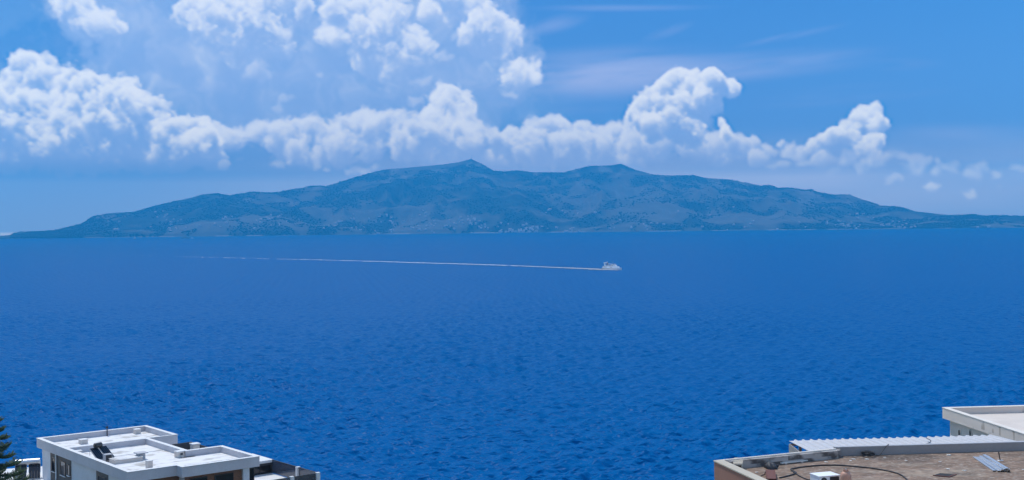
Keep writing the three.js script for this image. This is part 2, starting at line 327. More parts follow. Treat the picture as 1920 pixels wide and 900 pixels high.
// ---------------------------------------------------------------- the island across the strait
const ridgeLine = curve([[-150, 447], [20, 441], [35, 434], [70, 435], [100, 432], [150, 420], [175, 406], [200, 400], [250, 397], [300, 383], [345, 374], [375, 366], [410, 363], [430, 366], [470, 360], [510, 362], [545, 355], [585, 349], [610, 349], [650, 338], [690, 325], [725, 317], [760, 315], [800, 311], [833, 308],
  [860, 304], [884, 298], [905, 308], [926, 320], [945, 321], [970, 319], [1000, 323], [1058, 323], [1080, 317], [1105, 311], [1145, 310], [1165, 307], [1190, 318], [1220, 326], [1250, 329], [1300, 328], [1320, 333], [1370, 337], [1400, 343], [1425, 348], [1443, 346], [1460, 352], [1475, 351], [1510, 357],
  [1520, 355], [1530, 359], [1565, 365], [1592, 364], [1620, 375], [1650, 386], [1685, 388], [1720, 397], [1740, 399], [1775, 403], [1820, 402], [1850, 404], [1880, 403], [1905, 405], [1960, 408], [2060, 415], [2200, 422]]);
const island = (() => {
  const shoreAt = (px) => 13900 + 260 * (noise2(px / 170, 3, 91) - 0.5) + 150 * (noise2(px / 40, 8, 92) - 0.5) + 900 * smooth(1500, 2300, px);
  const column = (px) => {                                              // one line of sight over the island
    const ray = rayOf(px, ridgeLine(px)), flat = Math.hypot(ray.x, ray.z), shore = shoreAt(px), rough = (440 - ridgeLine(px)) / 140;
    const depth = 450 + 3900 * Math.pow(clamp(rough), 0.75), ridge = shore + depth, tan = ray.y / flat;
    return { x: ray.x / flat, z: ray.z / flat, shore, depth, ridge, top: Math.max(3, EYE + tan * ridge), tan };
  };
  const spur = (x, z) => { let s = 0, a = 1, f = 1 / 1500; for (let o = 0; o < 5; o++) { const n = noise2(x * f + o * 13, z * f * 0.62 + 7, 101 + o) * 2 - 1; s += a * (1 - Math.abs(n)); a *= 0.52; f *= 2.03; } return s / 2.0; };
  const heightOn = (c, t) => {                                          // t: 0 at the shore, 1 at the ridge, beyond 1 the far side
    const d = c.shore + t * c.depth, x = c.x * d, z = c.z * d;
    if (t >= 1) { const back = clamp((t - 1) / 0.9); return c.top * (1 - back * back * (3 - 2 * back)) - 20 * back; }
    const body = 4 * t * (1 - t), sp = spur(x + 260 * (noise2(x / 600, z / 600, 5) - 0.5), z);
    let p = Math.pow(t, 0.82) * (1 - 0.20 * body) ;
    let h = c.top * p + (sp - 0.62) * c.top * 1.05 * Math.pow(body, 0.8) * (1 - 0.35 * t);
    h += (noise2(x / 120, z / 160, 6) - 0.5) * 22 * body;
    h = Math.max(h, 2 + c.top * 0.12 * t);
    const cap = EYE + (c.tan - 0.0022 * (1 - t)) * d;                   // the ridge stays the skyline
    h = Math.min(h, Math.max(cap, 4));
    return h * smooth(-0.002, 0.02, t) + 5 * smooth(0, 0.004, t) * (1 - t);
  };
  const pos = [], col = [], index = [], ts = [];
  for (let i = 0; i <= 110; i++) ts.push(Math.pow(i / 110, 1.25));
  ts.splice(1, 0, 0.0006, 0.002);
  ts.sort((a, b) => a - b);
  for (let i = 1; i <= 8; i++) ts.push(1 + i * 0.13);
  const R = ts.length, pxs = [];
  for (let px = -150; px <= 2200; px += 2.2) pxs.push(px);
  for (const px of pxs) {
    const c = column(px);
    ts.forEach((t, k) => {
      const d = c.shore + t * c.depth, x = c.x * d, z = c.z * d, h = k === 0 ? -2 : heightOn(c, t);
      const skyline = t > 0.97 && t < 1.1 ? (noise2(px / 2.6, 4, 55) - 0.4) * 9 * noise2(px / 40, 2, 56) * (px < 700 || px > 1200 ? 1.6 : 0.5) : 0;
      pos.push(x, h + skyline, z);
      const n = fbm2(x / 300, z / 260, 5, 70), m = fbm2(x / 1500 + 9, z / 1500, 4, 75), g = noise2(x / 45, z / 70, 77);
      // maquis and woods, paler dry grass and rock on the middle slopes east of the summit
      const dry = clamp(smooth(0.47, 0.66, n * 0.6 + m * 0.5 - 0.04 + 0.10 * smooth(900, 1050, px) * (1 - smooth(1500, 1620, px)) * smooth(0.02, 0.2, t) * (1 - smooth(0.55, 0.95, t))));
      const rock = smooth(0.62, 0.75, fbm2(x / 190, z / 420, 4, 83)) * smooth(0.45, 0.8, t) * 0.6;
      let c3 = [lerp(0.020, 0.036, g), lerp(0.027, 0.042, g), 0.022];
      const over = (a, b) => { c3 = c3.map((v, q) => lerp(v, a[q], b)); };
      over([0.24, 0.205, 0.155], dry * 0.68); over([0.34, 0.31, 0.27], rock);
      if (t < 0.004 && k > 0) over([0.52, 0.48, 0.42], smooth(0.35, 0.6, noise2(px / 28, 1, 44)) * 0.9);
      col.push(...c3);
    });
  }
  for (let i = 0; i < pxs.length - 1; i++) for (let k = 0; k < R - 1; k++) { const a = i * R + k, b = a + R; index.push(a, b, a + 1, b, b + 1, a + 1); }
  const g = new THREE.BufferGeometry();
  g.setAttribute('position', new THREE.Float32BufferAttribute(pos, 3));
  g.setAttribute('color', new THREE.Float32BufferAttribute(col, 3));
  g.setIndex(index);
  g.computeVertexNormals();
  const land = structure('island', g, new THREE.MeshStandardMaterial({ vertexColors: true, roughness: 1 }));
  // the ground seen at a photo pixel
  const find = (px, py) => {
    const c = column(px), ray = rayOf(px, py), tan = ray.y / Math.hypot(ray.x, ray.z);
    for (let t = 0.004; t < 1; t += 0.004) { const d = c.shore + t * c.depth, h = heightOn(c, t); if ((h - EYE) / d >= tan) return new THREE.Vector3(c.x * d, h, c.z * d); }
    return null;
  };
  return { column, heightOn, find, land };
})();

// woods: tree crowns too many and too far to count
(() => {
  const rnd = randomFrom(21), base = new THREE.IcosahedronGeometry(1, 1), p = base.attributes.position, spots = [];
  for (let i = 0; i < p.count; i++) { const k = 0.8 + 0.45 * hash3(Math.round(p.getX(i) * 50), Math.round(p.getY(i) * 50), Math.round(p.getZ(i) * 50)); p.setXYZ(i, p.getX(i) * k, p.getY(i) * k * 0.8, p.getZ(i) * k); }
  base.computeVertexNormals();
  for (let i = 0; i < 30000; i++) {
    const px = lerp(20, 1990, rnd()), edge = rnd() < 0.12, t = edge ? lerp(0.985, 1.01, rnd()) : Math.pow(rnd(), 1.3) * 0.98 + 0.006, c = island.column(px);
    const d = c.shore + t * c.depth, x = c.x * d, z = c.z * d;
    if (edge ? (px > 690 && px < 1420) || noise2(px / 22, 5, 33) < 0.55 : fbm2(x / 300, z / 260, 5, 70) > 0.52) continue;
    const s = lerp(4, 10, rnd()) * (edge ? 0.9 : 1);
    spots.push([x, island.heightOn(c, t) + s * 0.35, z, s]);
  }
  const woods = shadows(new THREE.InstancedMesh(base, new THREE.MeshStandardMaterial({ color: 0xffffff, roughness: 1 }), spots.length)), m = new THREE.Matrix4(), tint = new THREE.Color();
  spots.forEach(([x, y, z, s], i) => { woods.setMatrixAt(i, m.makeScale(s * 1.25, s, s * 1.25).setPosition(x, y, z)); const v = 0.75 + 0.5 * rnd(); woods.setColorAt(i, tint.setRGB(0.022 * v, 0.033 * v, 0.02 * v)); });
  woods.name = 'woodland';
  woods.userData = { kind: 'stuff', label: 'dark green woods covering the far island slopes', category: 'woods' };
  scene.add(woods);
})();

// ---------------------------------------------------------------- builders for things, parts and shapes
function tag(o, label, category, group) { o.userData = { ...o.userData, label, category }; if (group) o.userData.group = group; return o; }
function thing(name, label, category, [x, y, z] = [0, 0, 0], turn = 0, group) { const o = new THREE.Group(); o.name = numbered(name); o.position.set(x, y, z); o.rotation.y = turn; scene.add(o); return tag(o, label, category, group); }
function part(parent, name, geometry, material, label) { const m = shadows(new THREE.Mesh(geometry, material)); m.name = name; if (label) m.userData.label = label; parent.add(m); return m; }
function metres(g) {                                                   // uv in metres from the face directions
  g = g.index ? g.toNonIndexed() : g;
  const p = g.attributes.position, uv = new Float32Array(p.count * 2), a = new THREE.Vector3(), b = new THREE.Vector3(), c = new THREE.Vector3();
  for (let i = 0; i < p.count; i += 3) {
    a.fromBufferAttribute(p, i); b.fromBufferAttribute(p, i + 1).sub(a); c.fromBufferAttribute(p, i + 2).sub(a); b.cross(c);
    const x = Math.abs(b.x), y = Math.abs(b.y), z = Math.abs(b.z);
    for (let k = 0; k < 3; k++) { const n = i + k; uv.set(y >= x && y >= z ? [p.getX(n), -p.getZ(n)] : x >= z ? [p.getZ(n), p.getY(n)] : [p.getX(n), p.getY(n)], n * 2); }
  }
  g.setAttribute('uv', new THREE.BufferAttribute(uv, 2));
  return g;
}
const turned = (g, rx = 0, ry = 0, rz = 0) => g.applyMatrix4(new THREE.Matrix4().makeRotationFromEuler(new THREE.Euler(rx, ry, rz, 'YXZ')));
function box(w, h, d, x = 0, y = 0, z = 0, rx = 0, ry = 0, rz = 0) { return turned(metres(new THREE.BoxGeometry(w, h, d)), rx, ry, rz).translate(x, y, z); }   // y: centre
const slab = (x0, x1, y0, y1, z0, z1) => box(x1 - x0, y1 - y0, z1 - z0, (x0 + x1) / 2, (y0 + y1) / 2, (z0 + z1) / 2);
function prism(outline, y0, y1, holes = []) {                          // outlines as [x, z]
  const s = new THREE.Shape(outline.map(([x, z]) => new THREE.Vector2(x, -z)));
  for (const h of holes) s.holes.push(new THREE.Path(h.map(([x, z]) => new THREE.Vector2(x, -z))));
  return metres(new THREE.ExtrudeGeometry(s, { depth: y1 - y0, bevelEnabled: false }).rotateX(-Math.PI / 2).translate(0, y0, 0));
}
function ribbon(line, half0, half1, y0, y1) {                          // a wall along a line of [x, z], from half0 on its left to half1 on its right
  const left = [], right = [];
  line.forEach(([x, z], i) => {
    const [px, pz] = line[Math.max(0, i - 1)], [nx, nz] = line[Math.min(line.length - 1, i + 1)];
    let ax = x - px, az = z - pz, bx = nx - x, bz = nz - z; const la = Math.hypot(ax, az) || 1, lb = Math.hypot(bx, bz) || 1;
    if (i === 0) { ax = bx / lb; az = bz / lb; } else { ax /= la; az /= la; }
    if (i === line.length - 1) { bx = ax; bz = az; } else { bx /= lb; bz /= lb; }
    let mx = az + bz, mz = -(ax + bx); const l = Math.hypot(mx, mz); mx /= l; mz /= l; const k = 1 / Math.max(0.5, mx * az - mz * ax);
    left.push([x + mx * half0 * k, z + mz * half0 * k]); right.push([x - mx * half1 * k, z - mz * half1 * k]);
  });
  return prism([...left, ...right.reverse()], y0, y1);
}
const rod = (a, b, r, sides = 8) => { const A = new THREE.Vector3(...a), B = new THREE.Vector3(...b), l = A.distanceTo(B), g = new THREE.CylinderGeometry(r, r, l, sides).toNonIndexed(); return g.applyMatrix4(new THREE.Matrix4().makeRotationFromQuaternion(new THREE.Quaternion().setFromUnitVectors(new THREE.Vector3(0, 1, 0), B.clone().sub(A).normalize()))).translate((A.x + B.x) / 2, (A.y + B.y) / 2, (A.z + B.z) / 2); };
const tube = (points, r, n = 60) => new THREE.TubeGeometry(new THREE.CatmullRomCurve3(points.map((p) => new THREE.Vector3(...p))), n, r, 7);
const lathe = (profile, n = 20) => new THREE.LatheGeometry(profile.map(([r, y]) => new THREE.Vector2(r, y)), n);

// ---------------------------------------------------------------- materials
function picture(size, tile, paint, srgb = false) {                    // paint(x, y in 0..1) -> [r, g, b] linear
  const d = new Float32Array(size * size * 4);
  for (let y = 0; y < size; y++) for (let x = 0; x < size; x++) { const c = paint(x / size, y / size), o = (y * size + x) * 4; d[o] = c[0]; d[o + 1] = c[1]; d[o + 2] = c[2]; d[o + 3] = 1; }
  const t = new THREE.DataTexture(d, size, size, THREE.RGBAFormat, THREE.FloatType);
  t.wrapS = t.wrapT = THREE.RepeatWrapping; t.magFilter = THREE.LinearFilter; t.repeat.set(1 / tile[0], 1 / tile[1]); t.needsUpdate = true;
  return t;
}
const grey = (v) => [v, v, v];
const plasterMap = picture(256, [5, 5], (x, y) => grey(0.82 + 0.16 * fbm2(x * 6, y * 6, 5, 301, 6) + 0.08 * (noise2(x * 64, y * 64, 302, 64) - 0.5)));
const membraneMap = picture(512, [9, 9], (x, y) => { const n = fbm2(x * 4, y * 10, 5, 311, 0), s = smooth(0.52, 0.75, fbm2(x * 9, y * 9, 5, 312, 9)), w = smooth(0.6, 0.8, fbm2(x * 3 + 4, y * 26, 4, 313)); return [1.02 - 0.1 * n - 0.36 * s - 0.26 * w, 1.015 - 0.1 * n - 0.38 * s - 0.27 * w, 1.0 - 0.1 * n - 0.41 * s - 0.28 * w]; });
const dripMap = picture(512, [17, 1.4], (x, y) => { const s = smooth(0.68, 0.86, noise2(x * 70, y * 2.2, 321, 0)) * smooth(0.35, 0.75, noise2(x * 13 + 3, 7, 322)), f = fbm2(x * 8, y * 3, 4, 323, 0); return [0.98 - 0.3 * s - 0.16 * f, 0.97 - 0.32 * s - 0.17 * f, 0.96 - 0.34 * s - 0.18 * f]; });
const woodMap = picture(256, [2.4, 2.4], (x, y) => { const b = Math.floor(y * 20), n = fbm2(x * 5 + b * 3.7, y * 90, 4, 331), v = 0.72 + 0.5 * hash3(b, 3, 1) * 0.5 + 0.3 * (n - 0.5); return grey(v); });
// old roofing: worn brown and grey felt, bleached patches, dark damp marks and tar seams
const feltMap = picture(1024, [13, 13], (x, y) => {
  const big = fbm2(x * 3 + 1, y * 5, 5, 341, 0), mid = fbm2(x * 9, y * 26, 5, 342, 0), fine = fbm2(x * 60, y * 130, 4, 343, 0), damp = smooth(0.55, 0.7, fbm2(x * 5, y * 11, 6, 344, 0)), pale = smooth(0.56, 0.72, fbm2(x * 7 + 9, y * 21, 6, 345, 0)), speck = smooth(0.66, 0.8, noise2(x * 150, y * 210, 346));
  let c = [lerp(0.20, 0.28, big), lerp(0.145, 0.205, big), lerp(0.105, 0.155, big)];
  const over = (a, t) => { c = c.map((v, i) => lerp(v, a[i], t)); };
  over([0.34, 0.285, 0.225], pale * 0.75); over([0.085, 0.066, 0.056], damp * 0.75); over([0.25, 0.17, 0.13], smooth(0.5, 0.7, mid) * 0.5); over([0.42, 0.39, 0.35], speck * 0.5);
  const k = 0.4 + 1.2 * fine; return c.map((v) => v * k);
});
const moldMap = picture(256, [3, 1.2], (x, y) => { const s = smooth(0.40, 0.66, fbm2(x * 7, y * 3, 5, 351, 0)), t = fbm2(x * 30, y * 10, 3, 352); return [0.95 - 0.72 * s + 0.1 * (t - 0.5), 0.94 - 0.72 * s + 0.1 * (t - 0.5), 0.93 - 0.71 * s + 0.1 * (t - 0.5)]; });
const mat = (r, g, b, roughness = 0.85, extra = {}) => new THREE.MeshStandardMaterial({ color: new THREE.Color().setRGB(r, g, b), roughness, ...extra });
const M = {
  whitePlaster: mat(0.70, 0.69, 0.70, 0.9, { map: plasterMap }), greyPlaster: mat(0.60, 0.57, 0.58, 0.9, { map: plasterMap }), coping: mat(0.72, 0.71, 0.69, 0.8, { map: plasterMap }),
  warmCoping: mat(0.74, 0.67, 0.58, 0.8, { map: plasterMap }), panelGrey: mat(0.06, 0.06, 0.066, 0.5), membrane: mat(0.70, 0.69, 0.68, 0.75, { map: membraneMap }), taupe: mat(0.16, 0.135, 0.12, 0.9, { map: plasterMap }), wood: mat(0.26, 0.115, 0.06, 0.6, { map: woodMap }),
  frame: mat(0.025, 0.026, 0.03, 0.45), darkGlass: new THREE.MeshPhysicalMaterial({ color: new THREE.Color().setRGB(0.012, 0.014, 0.018), roughness: 0.08 }),
  smoke: new THREE.MeshPhysicalMaterial({ color: new THREE.Color().setRGB(0.24, 0.25, 0.28), roughness: 0.05, transmission: 0.75, thickness: 0 }),
  tin: mat(0.62, 0.63, 0.64, 0.38, { metalness: 0.9 }), zinc: mat(0.5, 0.5, 0.5, 0.5, { metalness: 0.7 }), white: mat(0.78, 0.78, 0.77, 0.5), panelGlass: new THREE.MeshPhysicalMaterial({ color: new THREE.Color().setRGB(0.008, 0.01, 0.016), roughness: 0.12 }),
  ventGrey: mat(0.45, 0.45, 0.46, 0.8, { map: plasterMap }), rubber: mat(0.018, 0.018, 0.02, 0.6), black: mat(0.02, 0.02, 0.02, 0.9),
  cream: mat(0.68, 0.595, 0.525, 0.9, { map: plasterMap }), stained: mat(0.74, 0.645, 0.565, 0.9, { map: dripMap }), beigeFloor: mat(0.66, 0.575, 0.49, 0.9, { map: plasterMap }),
  terracotta: mat(0.30, 0.145, 0.10, 0.92, { map: plasterMap }), felt: mat(0.82, 0.75, 0.68, 0.97, { map: feltMap }), moldy: mat(0.40, 0.37, 0.34, 0.95, { map: moldMap }), greyWall: mat(0.30, 0.285, 0.275, 0.95, { map: plasterMap }),
  sheet: mat(0.57, 0.55, 0.535, 0.5, { metalness: 0.0, map: plasterMap }), rust: mat(0.14, 0.045, 0.03, 0.8, { map: plasterMap }), salmon: mat(0.50, 0.26, 0.17, 0.55), clay: mat(0.50, 0.44, 0.34, 0.9, { map: plasterMap }), plank: mat(0.68, 0.66, 0.60, 0.8, { map: plasterMap }), bark: mat(0.06, 0.045, 0.035, 0.95),
};

// ---------------------------------------------------------------- the hillside that carries the houses
const hillAt = curve([[0, 52], [40, 45], [70, 40], [100, 34], [150, 21], [200, 8], [232, 0.5], [260, -3], [300, -8]]);
(() => {
  const g = new THREE.PlaneGeometry(520, 340, 104, 68).rotateX(-Math.PI / 2).translate(0, 0, -130), p = g.attributes.position;
  for (let i = 0; i < p.count; i++) { const x = p.getX(i), z = p.getZ(i); p.setY(i, hillAt(Math.max(0, -z)) + (z > 0 ? z * 0.12 : 0) + (fbm2(x / 18, z / 18, 4, 401) - 0.5) * 1.6 * (z > -220 ? 1 : 0.3)); }
  g.computeVertexNormals();
  const scrub = picture(256, [24, 24], (x, y) => { const n = fbm2(x * 6, y * 6, 5, 402, 6); return [lerp(0.035, 0.17, n * n), lerp(0.055, 0.15, n * n), lerp(0.02, 0.10, n * n)]; });
  structure('hillside', metres(g), mat(1, 1, 1, 1, { map: scrub }));
})();

// ---------------------------------------------------------------- left: white-roofed house
const LEFT = { turn: Math.atan2(0.636, 0.772), base: 34, at: [-28.92, 34, -91.59] };
const leftPoint = (x, y, z) => new THREE.Vector3(x, y, z).applyAxisAngle(new THREE.Vector3(0, 1, 0), LEFT.turn).add(new THREE.Vector3(...LEFT.at)).toArray();
(() => {
  const h = thing('flat_roof_house', 'modern house with a bright white flat roof and wood clad front', 'house', LEFT.at, LEFT.turn);
  const outline = [[0, 0], [3.85, 0], [3.85, 0.95], [10.4, 0.95], [10.4, -5.6], [7.3, -5.6], [7.3, -13.5], [10, -13.5], [10, -20.3], [0, -20.3]];
  const holes = (o) => [[[o, -20.3 + o], [10 - o, -20.3 + o], [10 - o, -13.5 - o / 2], [o, -13.5 - o / 2]], [[o, -13.5 + o / 2], [7.3 - o, -13.5 + o / 2], [7.3 - o, -5.6 + o], [10.4 - o, -5.6 + o], [10.4 - o, 0.95 - o], [3.85 + o, 0.95 - o], [3.85 + o, -o], [o, -o]]];
  part(h, 'parapet', prism(outline, 12.18, 12.96, holes(0.3)), M.greyPlaster);
  const cap = outline.map(([x, z]) => [x === 0 ? -0.03 : x === 7.3 && z < -5 ? x + 0.03 : x >= 10 ? x + 0.03 : x - 0.03 * (x === 3.85 ? 1 : 0), z === -20.3 ? z - 0.03 : z === 0 || z === 0.95 ? z + 0.03 : z === -13.5 ? z + 0.03 : z === -5.6 ? z - 0.03 : z]);
  part(h, 'coping', prism(cap, 12.962, 13.0, holes(0.34)), M.coping);
  const fl = part(h, 'roof_deck', prism([[0.15, -0.15], [4, -0.15], [4, 0.8], [10.25, 0.8], [10.25, -5.45], [7.15, -5.45], [7.15, -13.4], [0.15, -13.4]], 12.2, 12.5), M.membrane, 'white roof membrane of the front roof');
  part(h, 'roof_deck', prism([[0.15, -13.62], [9.85, -13.62], [9.85, -20.15], [0.15, -20.15]], 12.2, 12.52), M.membrane, 'white roof membrane of the rear roof');
  // raised kerbs of the membrane
  for (const [x0, x1, z0, z1] of [[0.32, 6.9, -9.62, -9.5], [0.4, 9.9, -1.9, -1.8], [3.0, 3.1, -20, -13.7]]) part(fl, 'membrane_seam', slab(x0, x1, 12.49, 12.53, z0, z1), M.membrane);
  // walls, set back under the parapet
  const inset = [[0.35, -0.35], [4.2, -0.35], [4.2, 0.6], [10.05, 0.6], [10.05, -5.25], [6.95, -5.25], [6.95, -13.85], [9.65, -13.85], [9.65, -19.95], [0.35, -19.95]];
  const wall = part(h, 'wall', prism(inset, -2, 12.178), M.whitePlaster);
  // left wall: two taupe bays with windows
  const bay = (z0, z1) => part(h, 'wall_panel', slab(0.30, 0.352, -1, 12.15, z0, z1), M.taupe, 'taupe wall panel');
  const window = (p, axis, a0, a1, y0, y1, at, s) => {                 // a window in a wall across x or z; s: towards the outside
    const b = (u0, u1, v0, v1, d0, d1) => { const lo = Math.min(at + s * d0, at + s * d1), hi = Math.max(at + s * d0, at + s * d1); return axis === 'x' ? slab(lo, hi, v0, v1, u0, u1) : slab(u0, u1, v0, v1, lo, hi); };
    const f = part(p, 'window', mergeGeometries([b(a0, a1, y0, y0 + 0.06, 0, 0.06), b(a0, a1, y1 - 0.06, y1, 0, 0.06), b(a0, a0 + 0.06, y0 + 0.06, y1 - 0.06, 0, 0.06), b(a1 - 0.06, a1, y0 + 0.06, y1 - 0.06, 0, 0.06)]), M.frame);
    part(f, 'pane', b(a0 + 0.05, a1 - 0.05, y0 + 0.05, y1 - 0.05, 0.004, 0.03), M.darkGlass);
    part(f, 'sill', b(a0 - 0.05, a1 + 0.05, y0 - 0.05, y0 - 0.002, 0, 0.11), M.white);
  };
  const bay1 = bay(-17.75, -12.85), bay2 = bay(-7.2, -4.8);
  window(h, 'x', -17.3, -16.55, 10.5, 11.75, 0.298, -1); window(h, 'x', -15.2, -14.0, 10.5, 11.7, 0.298, -1); window(h, 'x', -13.6, -13.0, 10.7, 11.6, 0.298, -1); window(h, 'x', -6.7, -5.1, 10.4, 11.75, 0.298, -1);
  part(h, 'downpipe', rod([0.2, 0, -16.1], [0.2, 12.1, -16.1], 0.07, 10), M.white);
  for (const y of [1, 4, 7, 10]) part(h, 'pipe_clip', slab(0.14, 0.3, y, y + 0.05, -16.2, -16.0), M.zinc);
  // front: wood cladding boards
  for (let y = 8.6, k = 0; y < 12.1; y += 0.19, k++) { part(h, 'cladding_board', slab(4.205, 9.0, y, y + 0.18, 0.6, 0.635 + 0.006 * (k % 3)), M.wood); if (k > 8) part(h, 'cladding_board', slab(0.36, 4.16, y, y + 0.18, -0.35, -0.315 + 0.006 * (k % 2)), M.wood); }
  window(h, 'z', 4.6, 6.05, 10.2, 11.95, 0.66, 1); window(h, 'z', 6.65, 8.25, 10.2, 11.95, 0.66, 1);
  part(h, 'pilaster', slab(9.05, 9.58, 8, 12.17, 0.6, 0.8), M.whitePlaster);
  const bigDoor = part(h, 'glass_door', slab(9.6, 10.04, 9.6, 12.1, 0.6, 0.64), M.darkGlass); part(bigDoor, 'door_frame', mergeGeometries([slab(9.59, 9.66, 9.6, 12.1, 0.642, 0.70), slab(9.99, 10.05, 9.6, 12.1, 0.642, 0.70), slab(9.66, 9.99, 12.03, 12.1, 0.642, 0.70)]), M.frame);
  for (const [z0, z1] of [[-2.4, 0.4], [-5.1, -2.6]]) { const d = part(h, 'glass_door', slab(10.05, 10.09, 9.9, 12.05, z0, z1), M.darkGlass); part(d, 'door_frame', mergeGeometries([slab(10.09, 10.13, 9.9, 12.05, z0, z0 + 0.07), slab(10.09, 10.13, 9.9, 12.05, z1 - 0.07, z1), slab(10.09, 10.13, 11.98, 12.05, z0 + 0.07, z1 - 0.07)]), M.frame); }
  // glazed garden room and terrace on the seaward corner
  const ter = part(h, 'terrace_slab', slab(10.06, 15.0, 9.75, 10.05, -9.4, 2.15), M.coping);
  part(h, 'terrace_wall', slab(10.06, 14.85, -2, 9.74, -9.2, 2.0), M.whitePlaster);
  const room = part(h, 'garden_room_roof', slab(10.42, 15.12, 11.0, 11.22, -9.3, -5.5), M.coping, 'pale flat roof of the glazed garden room');
  for (const [x, z] of [[15.0, -5.62], [12.7, -5.62], [10.5, -5.62], [15.0, -9.15]]) part(h, 'garden_room_post', slab(x - 0.07, x + 0.07, 10.06, 10.998, z - 0.07, z + 0.07), M.frame);
  part(h, 'garden_room_beam', slab(10.43, 15.08, 10.8, 10.99, -5.54, -5.48), M.frame);
  for (const [x0, x1] of [[10.58, 11.6], [11.62, 12.62], [12.78, 13.85], [13.87, 14.92]]) { const pane = part(h, 'garden_room_pane', slab(x0, x1, 10.06, 10.79, -5.64, -5.62), M.darkGlass); part(pane, 'mullion', slab(x0 - 0.02, x0 + 0.03, 10.06, 10.79, -5.618, -5.58), M.frame); }
  for (const [z0, z1] of [[-5.5, -1.2], [-1.0, 2.05]]) part(h, 'rail_pane', slab(14.98, 15.0, 10.1, 11.2, z0, z1), M.smoke);
  for (const [x0, x1] of [[10.2, 12.6], [12.65, 14.95]]) part(h, 'rail_pane', slab(x0, x1, 10.1, 11.2, 2.06, 2.08), M.smoke);
  for (const [x, z] of [[15.0, -1.1], [15.0, 2.1], [12.62, 2.1]]) part(h, 'rail_post', slab(x - 0.16, x + 0.16, 10.06, 11.24, z - 0.14, z + 0.14), M.coping);
  part(h, 'handrail', mergeGeometries([slab(14.96, 15.04, 11.2, 11.24, -5.5, -1.27), slab(14.96, 15.04, 11.2, 11.24, -0.93, 1.95)]), M.frame);
  // recess on the right: lower terrace with a dark balustrade
  part(h, 'terrace_slab', slab(6.96, 12.4, 10.4, 10.6, -15.9, -9.5), M.coping);
  part(h, 'terrace_wall', slab(7.0, 12.2, -2, 10.39, -15.7, -9.6), M.whitePlaster);
  part(h, 'balustrade_panel', slab(12.28, 12.34, 10.6, 11.75, -15.9, -9.5), M.panelGrey); part(h, 'balustrade_panel', slab(9.7, 12.26, 10.6, 11.75, -15.9, -15.84), M.panelGrey);
})();
